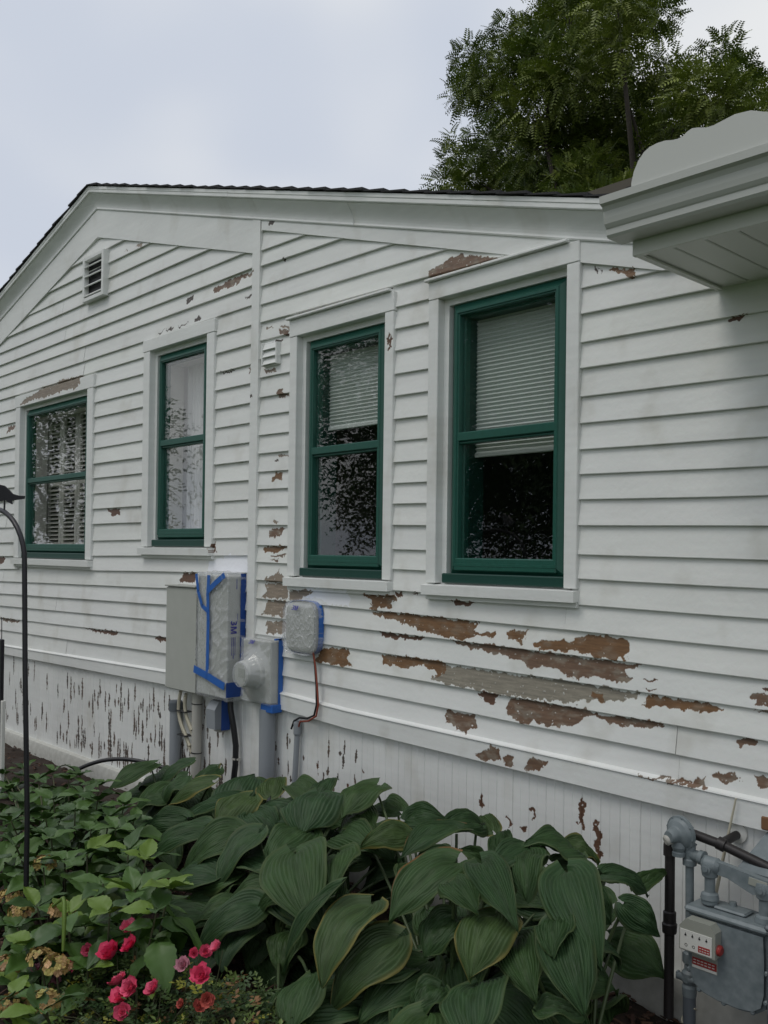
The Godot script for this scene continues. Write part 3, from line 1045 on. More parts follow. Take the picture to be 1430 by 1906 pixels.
func window(i: int, spec: Dictionary) -> void:
	var o: Array = OPEN[i]
	var right := i >= 2
	var n := Node3D.new()
	n.name = numbered(house, "window")
	house.add_child(n, true)
	n.set_meta("label", spec.label)
	var x0: float = o[0]
	var x1: float = o[1]
	var y0: float = o[2]
	var y1: float = o[3]
	var cw: float = spec.cw
	var hz := 0.036
	# casing
	trim_to(n, "casing", right, x0 - cw, x0, y0 - 0.002, y1, -0.01, hz)
	trim_to(n, "casing", right, x1, x1 + cw, y0 - 0.002, y1, -0.01, hz)
	trim_to(n, "head_casing", right, x0 - cw - spec.ear, x1 + cw + spec.ear, y1 + 0.001, y1 + spec.head, -0.01, hz + 0.002)
	if spec.cap:
		trim_to(n, "drip_cap", right, x0 - cw - spec.ear - 0.012, x1 + cw + spec.ear - spec.capcut, y1 + spec.head + 0.001, y1 + spec.head + 0.014, -0.005, hz + 0.022, 0.003)
	var si := MB.new()
	var sx0 := x0 - cw - 0.006
	var sx1 := x1 + cw + 0.004
	si.hexa([Vector3(sx0, y0 - 0.052, -0.05), Vector3(sx1, y0 - 0.052, -0.05), Vector3(sx1, y0 - 0.002, -0.05), Vector3(sx0, y0 - 0.002, -0.05), Vector3(sx0, y0 - 0.056, 0.058), Vector3(sx1, y0 - 0.056, 0.058), Vector3(sx1, y0 - 0.012, 0.060), Vector3(sx0, y0 - 0.012, 0.060)])
	painted(n, "sill", si, right)
	trim_to(n, "apron", right, x0 - cw, x1 + cw, y0 - 0.078, y0 - 0.056, 0.0, 0.033, 0.002)
	# blind stop, a recessed white return inside the casing
	var bs := MB.new()
	frame_sweep(bs, x0, x1, y0 - 0.002, y1, [[-0.004, -0.0075], [0.030, -0.008], [0.030, -0.06]])
	painted(n, "blind_stop", bs, right)
	# green frame, proud of the recess with a bevel that falls away outwards
	var gx0 := x0 + 0.032
	var gx1 := x1 - 0.008
	var gy0 := y0 + 0.026
	var gy1 := y1 - 0.016
	var fr := MB.new()
	frame_sweep(fr, gx0, gx1, gy0, gy1, [[-0.002, -0.07], [0.0, -0.036], [0.004, -0.032], [0.048, 0.002], [0.052, 0.008], [0.063, 0.008], [0.065, 0.003], [0.071, 0.003], [0.073, 0.0], [0.073, -0.030], [0.084, -0.032], [0.084, -0.060]])
	put(n, "window_frame", fr, M.green)
	var ym: float = spec.rail
	var mr := MB.new()
	mr.bbox(gx0 + 0.0525, gx1 - 0.0525, ym - 0.020, ym + 0.020, -0.05, 0.004, 0.004)
	mr.bbox(gx0 + 0.0525, gx1 - 0.0525, ym - 0.032, ym - 0.0205, -0.05, -0.006, 0.003)
	put(n, "meeting_rail", mr, M.green)
	var br := MB.new()
	br.bbox(gx0 + 0.0525, gx1 - 0.0525, gy0 + 0.03, gy0 + 0.088, -0.06, 0.0065, 0.005)
	put(n, "bottom_rail", br, M.green)
	var ls := MB.new()
	ls.bbox(gx0 - 0.012, gx1 + 0.004, y0 - 0.001, gy0 + 0.018, -0.06, 0.016, 0.005)
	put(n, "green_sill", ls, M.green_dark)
	# double glazing in each sash, seated in the frame
	for sash in [[gy0 + 0.080, ym - 0.010, -0.022], [ym + 0.010, gy1 - 0.068, -0.014]]:
		for dz in [0.0, -0.006]:
			var pn := MB.new()
			var z: float = sash[2] + dz
			pn.quad(Vector3(gx0 + 0.068, sash[0], z), Vector3(gx1 - 0.068, sash[0], z), Vector3(gx1 - 0.068, sash[1], z), Vector3(gx0 + 0.068, sash[1], z))
			put(n, "pane", pn, M.glass)
	# inner lining of the opening
	var jb := MB.new()
	frame_sweep(jb, x0 + 0.030, x1 - 0.006, y0 - 0.002, y1 - 0.012, [[0.086, -0.060], [0.086, -0.16], [0.02, -0.16]])
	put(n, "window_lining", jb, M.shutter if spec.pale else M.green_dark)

func windows() -> void:
	window(0, {"cw": 0.094, "head": 0.098, "ear": 0.012, "cap": false, "capcut": 0.0, "rail": 2.255, "pale": true, "label": "wide green window with white shutters behind its glass"})
	window(1, {"cw": 0.084, "head": 0.082, "ear": 0.006, "cap": false, "capcut": 0.0, "rail": 2.395, "pale": true, "label": "narrow green window with a white curtain inside"})
	window(2, {"cw": 0.062, "head": 0.094, "ear": 0.004, "cap": true, "capcut": 0.02, "rail": 2.226, "pale": false, "label": "green window with its pleated blind pulled halfway down"})
	window(3, {"cw": 0.062, "head": 0.084, "ear": 0.0, "cap": true, "capcut": 0.05, "rail": 2.214, "pale": false, "label": "green window nearest the gutter with a closed upper blind"})
	# pleated shades
	blind(-3.960, -3.372, 2.345, 2.82, "cream pleated blind hanging halfway down the window above the round grey box")
	blind(-2.895, -2.296, 2.128, 2.81, "cream pleated blind covering the upper sash of the window nearest the gutter")
	# hinged interior shutters
	var xs := [-7.785, -7.485, -7.185, -6.885, -6.61]
	for i in 4:
		shutter(xs[i] + 0.004, xs[i + 1] - 0.004, 1.64, 2.85, ["leftmost white louvred shutter panel inside the wide green window", "second white louvred shutter panel from the left inside the wide green window", "third white louvred shutter panel from the left inside the wide green window", "rightmost white louvred shutter panel inside the wide green window"][i])
	# curtain
	var cu := MB.new()
	var rows := []
	for k in [1.70, 2.2, 2.7, 3.02]:
		var r := PackedVector3Array()
		for j in 90:
			var x := lerpf(-5.65, -4.90, j / 89.0)
			r.append(Vector3(x, k, -0.21 + 0.018 * sin(j * 0.95 + 0.4 * sin(j * 0.31)) + 0.008 * sin(j * 0.23)))
		rows.append(r)
	cu.grid(rows, true)
	var co := put(self, "curtain", cu, M.curtain)
	tag(co, "white curtain hanging in folds behind the narrow green window", "curtain")
	house_plant()

func blind(x0: float, x1: float, y0: float, y1: float, label: String) -> void:
	var t := thing("window_blind", label, "blind", Vector3((x0 + x1) / 2.0, y0, -0.11), "pleated window blinds")
	var hw := (x1 - x0) / 2.0
	var n := int((y1 - y0 - 0.05) / 0.0185)
	var rows := []
	for i in 2 * n + 1:
		var y := 0.02 + (y1 - y0 - 0.05) * i / (2.0 * n)
		var z := 0.009 if i % 2 == 0 else -0.002
		rows.append(PackedVector3Array([Vector3(-hw, y, z), Vector3(hw, y, z)]))
	var mb := MB.new()
	for i in rows.size() - 1:
		mb.quad(rows[i][0], rows[i][1], rows[i + 1][1], rows[i + 1][0])
	put(t, "pleated_fabric", mb, M.blind)
	var b := MB.new()
	b.bbox(-hw, hw, 0.0, 0.02, -0.012, 0.012, 0.003)
	put(t, "bottom_rail", b, M.blind)
	var h := MB.new()
	h.bbox(-hw, hw, y1 - y0 - 0.03, y1 - y0, -0.018, 0.018, 0.003)
	put(t, "head_rail", h, M.blind)

func shutter(x0: float, x1: float, y0: float, y1: float, label: String) -> void:
	var t := thing("window_shutter", label, "shutter", Vector3(x0, y0, -0.19), "interior louvred shutters")
	var w := x1 - x0
	var h := y1 - y0
	for q in [[0.0, 0.045, 0.0, h, "stile"], [w - 0.045, w, 0.0, h, "stile"], [0.0455, w - 0.0455, 0.0, 0.08, "rail"], [0.0455, w - 0.0455, h - 0.08, h, "rail"], [0.0455, w - 0.0455, h * 0.5 - 0.03, h * 0.5 + 0.03, "rail"]]:
		var mb := MB.new()
		mb.bbox(q[0], q[1], q[2], q[3], -0.012, 0.012, 0.003)
		put(t, q[4], mb, M.shutter)
	var sl := MB.new()
	sl.bbox(0.046, w - 0.046, -0.003, 0.003, -0.022, 0.022, 0.001, Transform3D(Basis(Vector3.RIGHT, deg_to_rad(28)), Vector3.ZERO))
	var me := sl.mesh()
	for part in [[0.1, h * 0.5 - 0.05], [h * 0.5 + 0.05, h - 0.1]]:
		var k := int((part[1] - part[0]) / 0.034)
		for i in k + 1:
			put_mesh(t, "slat", me, M.shutter, Transform3D(Basis.IDENTITY, Vector3(0, part[0] + i * 0.034, 0)))

func house_plant() -> void:
	var t := thing("house_plant", "potted houseplant with arching blades behind the window nearest the gutter", "plant", Vector3(-2.40, 1.35, -0.34))
	var pot := MB.new()
	pot.lathe(Vector3.ZERO, Vector3.UP, [Vector2(0.0, 0.0), Vector2(0.07, 0.0), Vector2(0.09, 0.15), Vector2(0.08, 0.15), Vector2(0.0, 0.13)], 16)
	put(t, "pot", pot, M.rust)
	for i in 14:
		var a := TAU * i / 14.0 + rng.randf() * 0.5
		var l := rng.randf_range(0.16, 0.28)
		var pts := []
		var mb := MB.new()
		for k in 9:
			var s := k / 8.0
			pts.append(Vector3(cos(a) * l * s, 0.14 + 0.24 * s * (1.35 - s) * (0.7 + 0.03 * i), sin(a) * l * s * 0.8))
		for k in 8:
			var w0 := 0.008 * (1.0 - pow(k / 8.0, 2.0))
			var w1 := 0.008 * (1.0 - pow((k + 1) / 8.0, 2.0))
			var sd := Vector3(-sin(a), 0, cos(a))
			mb.quad(pts[k] - sd * w0, pts[k] + sd * w0, pts[k + 1] + sd * w1, pts[k + 1] - sd * w1)
		put(t, "blade", mb, M.leaf_light)
	var st := MB.new()
	st.bbox(-0.35, 0.25, -0.04, -0.001, -0.14, 0.14, 0.004)
	for q in [[-0.32, -0.12], [0.19, -0.12], [-0.32, 0.09], [0.19, 0.09]]:
		st.box(q[0], q[0] + 0.03, -0.729, -0.04, q[1], q[1] + 0.03)
	var so := put(self, "plant_table", st, M.rust, Transform3D(Basis.IDENTITY, Vector3(-2.40, 1.35, -0.34)))
	tag(so, "small brown table under the potted houseplant inside the window", "table")

# ------------------------------------------------------------------ meters and cables
func crumple(x0: float, x1: float, y0: float, y1: float, z0: float, z1: float, r: float, amp: float, sd: int, crease: Callable) -> MB:
	# loose plastic film round a box: front and four sides, wrinkled
	var f := noise(sd, 7.0, 2)
	var rows := []
	var W := x1 - x0
	var H := y1 - y0
	var D := z1 - z0
	var nu := 84
	var nv := 110
	for i in nv + 1:
		var row := PackedVector3Array()
		var tv := lerpf(-1.0, 1.0, i / float(nv))
		for j in nu + 1:
			var tu := lerpf(-1.0, 1.0, j / float(nu))
			# superellipse-like drape: stretched square to box with sides
			var a := absf(tu)
			var b := absf(tv)
			var m := maxf(a, b)
			var fl := 0.72
			var px := clampf(tu / fl, -1.0, 1.0)
			var py := clampf(tv / fl, -1.0, 1.0)
			var back := maxf(0.0, (m - fl) / (1.0 - fl))
			var q := Vector3((x0 + x1) / 2.0 + px * W / 2.0, (y0 + y1) / 2.0 + py * H / 2.0, z1 - back * D)
			# round the corners
			var ex := maxf(0.0, absf(px) * W / 2.0 - (W / 2.0 - r))
			var ey := maxf(0.0, absf(py) * H / 2.0 - (H / 2.0 - r))
			if ex > 0.0 and ey > 0.0:
				var l := sqrt(ex * ex + ey * ey)
				if l > r:
					q.x -= signf(px) * ex * (1.0 - r / l)
					q.y -= signf(py) * ey * (1.0 - r / l)
			if back <= 0.0:
				var e := minf(W / 2.0 * (1.0 - absf(px)), H / 2.0 * (1.0 - absf(py)))
				if e < r * 0.6:
					var s := 1.0 - e / (r * 0.6)
					q.z -= r * 0.35 * s * s
			var wn: float = f.get_noise_2d(q.x * 1.0 + q.z * 1.3, q.y * 0.55) * amp + crease.call(q.x, q.y) * amp
			var out := Vector3(0, 0, 1) if back <= 0.0 else (Vector3(signf(px), 0, 0.2) if a >= b else Vector3(0, signf(py), 0.2))
			row.append(q + out.normalized() * (wn + amp * 0.6))
		rows.append(row)
	var mb := MB.new()
	mb.grid(rows)
	return mb

func strip(mb: MB, pts: Array, w: float, up: Vector3, th := 0.0012) -> void:   # a ribbon of tape along pts, lying on a face with normal up
	for i in pts.size() - 1:
		var d: Vector3 = (pts[i + 1] - pts[i]).normalized()
		var s: Vector3 = d.cross(up).normalized() * w / 2.0
		var a: Vector3 = pts[i] - d * 0.002
		var b: Vector3 = pts[i + 1] + d * 0.002
		mb.hexa([a + s, b + s, b - s, a - s, a + s + up * th, b + s + up * th, b - s + up * th, a - s + up * th])

func lettering(parent: Node, text: String, size: float, t: Transform3D, m: Material) -> void:
	var tm := TextMesh.new()
	tm.text = text
	var fo := SystemFont.new()
	fo.font_names = PackedStringArray(["Droid Sans"])
	fo.font_weight = 700
	tm.font = fo
	tm.font_size = 64
	tm.pixel_size = size / 64.0
	tm.depth = 0.0008
	put_mesh(parent, "lettering", tm, m, t)

func utilities() -> void:
	# plain grey service box
	var g := thing("service_box", "plain pale grey service box on the wall beside the taped tall box", "utility box", Vector3(-5.03, 0.822, 0.02), "boxes on the wall")
	var mb := MB.new()
	mb.bbox(-0.172, 0.172, 0.0, 0.64, 0.0, 0.100, 0.004)
	put(g, "box_body", mb, M.grey_box)
	mb = MB.new()
	mb.bbox(-0.176, 0.178, 0.004, 0.634, 0.1005, 0.1065, 0.0025)
	put(g, "cover", mb, M.grey_box)
	mb = MB.new()
	mb.bbox(-0.180, 0.180, 0.640, 0.650, 0.0, 0.118, 0.002)
	put(g, "rain_lip", mb, M.grey_box)
	# tall box wrapped in film, taped blue
	var w := thing("wrapped_tall_box", "tall box wrapped in clear plastic with blue tape in a Y shape", "utility box", Vector3(-4.655, 0.826, 0.02), "boxes on the wall")
	mb = MB.new()
	mb.bbox(-0.158, 0.158, 0.012, 0.715, 0.0, 0.118, 0.004)
	put(w, "box_body", mb, M.grey_box)
	var wr := noise(303, 1.0, 1)
	var cr := func(x: float, y: float) -> float:
		if x < -0.02:
			return 1.4 * pow(1.0 - absf(wr.get_noise_2d((x + y * 0.19) * 42.0, y * 2.0)), 7.0)
		return 1.6 * pow(1.0 - absf(wr.get_noise_2d((x * 0.9 - y * 0.6) * 9.0, (x * 0.6 + y) * 5.0 + 30.0)), 9.0) + 1.0 * pow(1.0 - absf(wr.get_noise_2d(x * 7.0 + 70.0, (y - x) * 15.0)), 9.0)
	put(w, "plastic_film", crumple(-0.163, 0.163, 0.004, 0.727, 0.004, 0.122, 0.012, 0.0060, 5, cr), M.film)
	var tp := MB.new()
	var z := 0.1345
	var n := Vector3(0, 0, 1)
	strip(tp, [Vector3(-0.018, 0.715, z), Vector3(-0.026, 0.60, z), Vector3(-0.018, 0.45, z), Vector3(-0.022, 0.12, z)], 0.030, n)
	strip(tp, [Vector3(0.150, 0.722, z + 0.0014), Vector3(0.06, 0.675, z + 0.0014), Vector3(-0.030, 0.620, z + 0.0014)], 0.034, n)
	strip(tp, [Vector3(-0.152, 0.720, z + 0.0014), Vector3(-0.130, 0.62, z + 0.0014), Vector3(-0.085, 0.535, z + 0.0014), Vector3(-0.02, 0.505, z + 0.0014)], 0.026, n)
	strip(tp, [Vector3(-0.163, 0.155, z + 0.0028), Vector3(-0.02, 0.128, z + 0.0028), Vector3(0.164, 0.085, z + 0.0028)], 0.044, n)
	put(w, "blue_tape", tp, M.tape)
	tp = MB.new()
	tp.box(0.168, 0.1705, 0.02, 0.73, 0.0, 0.036)
	tp.box(0.1685, 0.1715, 0.02, 0.105, 0.03, 0.128)
	put(w, "blue_tape", tp, M.tape_dark)
	lettering(w, "3M", 0.055, Transform3D(Basis(Vector3(0, -1, 0), Vector3(0, 0, -1), Vector3(1, 0, 0)) * Basis.IDENTITY, Vector3(0.1705, 0.42, 0.082)), M.print)
	var pr := MB.new()
	for i in 3:
		pr.box(0.1700, 0.1709, 0.26 - 0.02 * (i % 2), 0.365, 0.070 + i * 0.011, 0.0735 + i * 0.011)
	pr.box(0.1700, 0.1709, 0.45, 0.50, 0.055, 0.057)
	pr.box(0.1700, 0.1709, 0.64, 0.70, 0.062, 0.066)
	put(w, "print", pr, M.print)
	# electric meter in film
	var e := thing("wrapped_electric_meter", "round glass electric meter and box wrapped in plastic film", "electric meter", Vector3(-4.263, 0.84, 0.02), "boxes on the wall")
	mb = MB.new()
	mb.bbox(-0.134, 0.134, 0.008, 0.350, 0.0, 0.076, 0.006)
	put(e, "box_body", mb, M.grey_box)
	mb = MB.new()
	mb.lathe(Vector3(-0.006, 0.168, 0.076), n, [Vector2(0.088, 0.0), Vector2(0.088, 0.02), Vector2(0.080, 0.026), Vector2(0.074, 0.085), Vector2(0.066, 0.096), Vector2(0.0, 0.099)], 32)
	put(e, "meter_dome", mb, M.grey_box)
	mb = MB.new()
	mb.bbox(-0.030, 0.030, 0.150, 0.200, 0.1750, 0.1768, 0.0005)
	mb.bbox(0.020, 0.045, 0.130, 0.145, 0.1750, 0.1768, 0.0005)
	put(e, "meter_dial", mb, M.index)
	# film drawn over box and dome
	var f := noise(81, 24.0, 4)
	var rows := []
	for i in 57:
		var row := PackedVector3Array()
		var tv := lerpf(-1.0, 1.0, i / 56.0)
		for j in 57:
			var tu := lerpf(-1.0, 1.0, j / 56.0)
			var m := maxf(absf(tu), absf(tv))
			var back := maxf(0.0, (m - 0.82) / 0.18)
			var x := clampf(tu / 0.82, -1.0, 1.0) * 0.140
			var y := 0.179 + clampf(tv / 0.82, -1.0, 1.0) * 0.178
			var zz := 0.084 - back * 0.082
			var r := Vector2(x + 0.006, y - 0.168).length()
			if back <= 0.0:
				var tent := 0.183 if r < 0.068 else lerpf(0.181, 0.084, pow(clampf((r - 0.068) / 0.085, 0.0, 1.0), 0.62))
				zz = maxf(zz, tent)
			zz += (f.get_noise_2d(x * 1.0 - y * 0.5, y * 0.7) * 0.005 + 0.003 * pow(absf(sin(atan2(y - 0.168, x) * 9.0 + r * 20.0)), 6.0)) * (0.4 if r < 0.066 else 1.0)
			row.append(Vector3(x + f.get_noise_2d(y * 1.5, x) * 0.0015, y, zz))
		rows.append(row)
	mb = MB.new()
	mb.grid(rows)
	put(e, "plastic_film", mb, M.film)
	mb = MB.new()
	var ring := []
	for i in 33:
		ring.append(Vector3(-0.006 + cos(TAU * i / 32.0) * 0.069, 0.168 + sin(TAU * i / 32.0) * 0.069, 0.1825))
	mb.tube(ring, 0.0022, 6, false)
	put(e, "film_ring", mb, M.film)
	mb = MB.new()
	mb.box(0.142, 0.1445, -0.004, 0.366, 0.0, 0.030)
	mb.bbox(0.04, 0.150, -0.040, 0.004, 0.006, 0.075, 0.003)
	mb.box(0.128, 0.1445, 0.3575, 0.366, 0.0, 0.05)
	put(e, "blue_tape", mb, M.tape)
	lettering(e, "3M", 0.034, Transform3D(Basis(Vector3.RIGHT, deg_to_rad(-35)), Vector3(-0.02, 0.340, 0.096)), M.print)
	# rounded box
	var t := thing("wrapped_round_box", "small rounded box in crinkled plastic edged with blue tape, wires hanging from it", "utility box", Vector3(-3.905, 1.148, 0.02), "boxes on the wall")
	var core := rounded_box(0.126, 0.134, 0.060, 0.06)
	put(t, "box_body", core, M.grey_box, Transform3D(Basis.IDENTITY, Vector3(0, 0.137, 0)))
	var cr2 := func(x: float, y: float) -> float:
		return (1.3 * pow(1.0 - absf(wr.get_noise_2d((x - y * 0.5) * 21.0 + 11.0, (x * 0.5 + y) * 7.0)), 7.0) + 1.0 * pow(1.0 - absf(wr.get_noise_2d((x + y * 0.8) * 24.0, (y - x) * 8.0 + 50.0)), 8.0)) * (1.0 if y < 0.2 else 0.45)
	put(t, "plastic_film", crumple(-0.132, 0.132, -0.001, 0.275, 0.004, 0.067, 0.062, 0.0048, 15, cr2), M.film)
	var band := MB.new()
	var loop := PackedVector2Array()
	for i in 41:
		var a := TAU * i / 40.0
		var cx := signf(cos(a)) * pow(absf(cos(a)), 0.5) * 0.1385
		var cy := signf(sin(a)) * pow(absf(sin(a)), 0.5) * 0.1415
		loop.append(Vector2(cx, cy + 0.137))
	for i in 40:
		var a := loop[i]
		var b := loop[i + 1]
		band.quad(Vector3(a.x, a.y, 0.001), Vector3(b.x, b.y, 0.001), Vector3(b.x, b.y, 0.036), Vector3(a.x, a.y, 0.036))
	put(t, "blue_tape", band, M.tape)
	lettering(t, "3M", 0.036, Transform3D(Basis(Vector3.RIGHT, deg_to_rad(-25)), Vector3(-0.01, 0.240, 0.079)), M.print)
	# conduit fitting under the tall box
	var c := thing("conduit_fitting", "small grey conduit fitting half wrapped in blue tape below the tall box", "conduit fitting", Vector3(-4.692, 0.63, 0.012))
	mb = MB.new()
	mb.prism(PackedVector2Array([Vector2(0.0, 0.0), Vector2(0.102, 0.006), Vector2(0.106, 0.12), Vector2(0.075, 0.168), Vector2(0.0, 0.178)]), Transform3D(Basis(Vector3(0, 0, 1), Vector3(0, 1, 0), Vector3(-1, 0, 0)), Vector3.ZERO), -0.044, 0.048)
	put(c, "fitting_body", mb, M.pvc)
	mb = MB.new()
	mb.box(0.0442, 0.0465, -0.004, 0.172, 0.0, 0.060)
	put(c, "blue_tape", mb, M.tape_dark)
	mb = MB.new()
	mb.bbox(-0.052, 0.01, -0.022, -0.001, 0.0, 0.05, 0.004)
	put(c, "bracket", mb, M.cream_pipe)
	# conduits
	var p := thing("capped_conduit", "short grey conduit with a dark cap standing below the service box", "conduit", Vector3(-5.215, 0.0, 0.045))
	mb = MB.new()
	mb.tube([Vector3(0, -0.1, 0), Vector3(0, 0.69, 0)], 0.036, 18)
	put(p, "pipe", mb, M.pvc)
	mb = MB.new()
	mb.lathe(Vector3(0, 0.665, 0), Vector3.UP, [Vector2(0.0365, 0.0), Vector2(0.041, 0.0), Vector2(0.042, 0.055), Vector2(0.038, 0.066), Vector2(0.0, 0.068)], 20)
	put(p, "pipe_cap", mb, M.pvc_dark)
	p = thing("cream_conduit", "cream conduit bound with black ties below the taped tall box", "conduit", Vector3(-4.950, 0.0, 0.052))
	mb = MB.new()
	mb.tube([Vector3(0, -0.1, 0), Vector3(0, 0.83, 0)], 0.031, 18)
	put(p, "pipe", mb, M.cream_pipe)
	for y in [0.205, 0.445, 0.745]:
		mb = MB.new()
		mb.lathe(Vector3(0, y, 0), Vector3(0.05, 1, -0.06), [Vector2(0.0315, -0.003), Vector2(0.0335, -0.003), Vector2(0.0335, 0.003), Vector2(0.0315, 0.003)], 20)
		put(p, "cable_tie", mb, M.black)
	p = thing("cream_cables", "bundle of cream cables curving from the service box to the cream conduit", "cable", Vector3(-5.05, 0.82, 0.05))
	for i in 4:
		mb = MB.new()
		var pts := []
		for k in 13:
			var s := k / 12.0
			pts.append(Vector3(-0.055 + 0.028 * i - (0.055 - 0.014 * i) * sin(PI * minf(1.0, s * 1.25)) * 0.8 + 0.10 * pow(s, 3.0) * (1.2 - 0.18 * i), -0.385 * s - 0.012 * i * (1.0 - s) + 0.05 * i * s, 0.02 + 0.022 * (i % 2) - 0.01 * s))
		mb.tube(pts, 0.0105, 8)
		put(p, "cable", mb, M.cream_cable)
	for q in [0.34, 0.72]:
		mb = MB.new()
		mb.bbox(-0.085 + 0.06 * q, 0.04 + 0.03 * q, -0.385 * q - 0.003, -0.385 * q + 0.003, 0.0, 0.056, 0.001)
		put(p, "cable_tie", mb, M.black)
	p = thing("black_cable", "thick black cable running down from the taped tall box", "cable", Vector3(-4.565, 0.0, 0.04))
	mb = MB.new()
	mb.tube([Vector3(-0.01, 0.86, 0.02), Vector3(0.0, 0.76, 0.022), Vector3(0.018, 0.66, 0.012), Vector3(0.026, 0.55, 0.0), Vector3(0.024, 0.44, 0.0), Vector3(0.010, 0.33, 0.004), Vector3(-0.004, 0.2, 0.008), Vector3(-0.01, 0.0, 0.012)], 0.0175, 12)
	put(p, "cable", mb, M.black)
	mb = MB.new()
	mb.lathe(Vector3(0.021, 0.475, 0.0), Vector3.UP, [Vector2(0.0178, -0.006), Vector2(0.0205, -0.006), Vector2(0.0205, 0.006), Vector2(0.0178, 0.006)], 14)
	mb.bbox(0.035, 0.05, 0.468, 0.478, -0.02, 0.004, 0.001)
	put(p, "cable_clip", mb, M.cream_pipe)
	p = thing("large_conduit", "large grey conduit rising to the wrapped electric meter", "conduit", Vector3(-4.200, 0.0, 0.062))
	mb = MB.new()
	mb.tube([Vector3(0, -0.1, 0), Vector3(0, 0.812, 0)], 0.045, 22)
	put(p, "pipe", mb, M.pvc)
	p = thing("thin_conduit", "thin grey conduit with two wires entering its open top", "conduit", Vector3(-3.972, 0.0, 0.032))
	mb = MB.new()
	mb.tube([Vector3(-0.03, -0.1, 0), Vector3(-0.012, 0.45, 0.0), Vector3(0.004, 0.70, 0.0)], 0.0155, 12, true)
	mb.lathe(Vector3(0.004, 0.695, 0), Vector3(0.03, 1, 0), [Vector2(0.0155, 0.0), Vector2(0.021, 0.012), Vector2(0.023, 0.07), Vector2(0.019, 0.085), Vector2(0.016, 0.085), Vector2(0.0, 0.06)], 14)
	put(p, "pipe", mb, M.pvc)
	p = thing("meter_wires", "red and black wires hanging from the small rounded box", "wire", Vector3(-3.82, 1.15, 0.05))
	mb = MB.new()
	mb.tube([Vector3(0.0, 0.03, 0.0), Vector3(0.018, -0.06, 0.0), Vector3(0.034, -0.16, 0.002), Vector3(0.042, -0.26, 0.004), Vector3(0.022, -0.32, 0.004), Vector3(-0.04, -0.345, 0.0), Vector3(-0.105, -0.350, 0.0), Vector3(-0.155, -0.375, 0.0), Vector3(-0.178, -0.42, 0.0)], 0.0055, 7)
	put(p, "black_wire", mb, M.black)
	mb = MB.new()
	mb.tube([Vector3(0.004, 0.03, 0.006), Vector3(0.030, -0.07, 0.004), Vector3(0.046, -0.17, 0.004), Vector3(0.056, -0.26, 0.004), Vector3(0.042, -0.32, 0.006), Vector3(-0.02, -0.355, 0.006), Vector3(-0.10, -0.37, 0.0), Vector3(-0.135, -0.41, -0.015)], 0.005, 7)
	put(p, "red_wire", mb, M.red_wire)
	# black hose arching out of the bed
	var h := MB.new()
	var pts := []
	for k in 25:
		var s := k / 24.0
		pts.append(Vector3(-5.55 + 1.0 * s - 0.15 * sin(PI * s), 0.20 + 0.20 * sin(PI * (0.12 + 0.80 * s)), 0.62 - 0.54 * s))
	h.tube(pts, 0.0125, 10)
	var ho := put(self, "black_hose", h, M.black)
	tag(ho, "thin black hose arching out of the leaves against the skirt boards", "hose")

func rounded_box(hw: float, hh: float, d: float, r: float) -> MB:
	var mb := MB.new()
	var rows := []
	for q in [[0.0, 1.0], [d - 0.02, 1.0], [d - 0.008, 0.97], [d - 0.002, 0.90], [d, 0.7], [d + 0.003, 0.35], [d + 0.003, 0.01]]:
		var row := PackedVector3Array()
		for i in 49:
			var a := TAU * i / 48.0
			var e := 0.42
			row.append(Vector3(signf(cos(a)) * pow(absf(cos(a)), e) * hw * q[1], signf(sin(a)) * pow(absf(sin(a)), e) * hh * q[1], q[0]))
		rows.append(row)
	mb.grid(rows)
	return mb

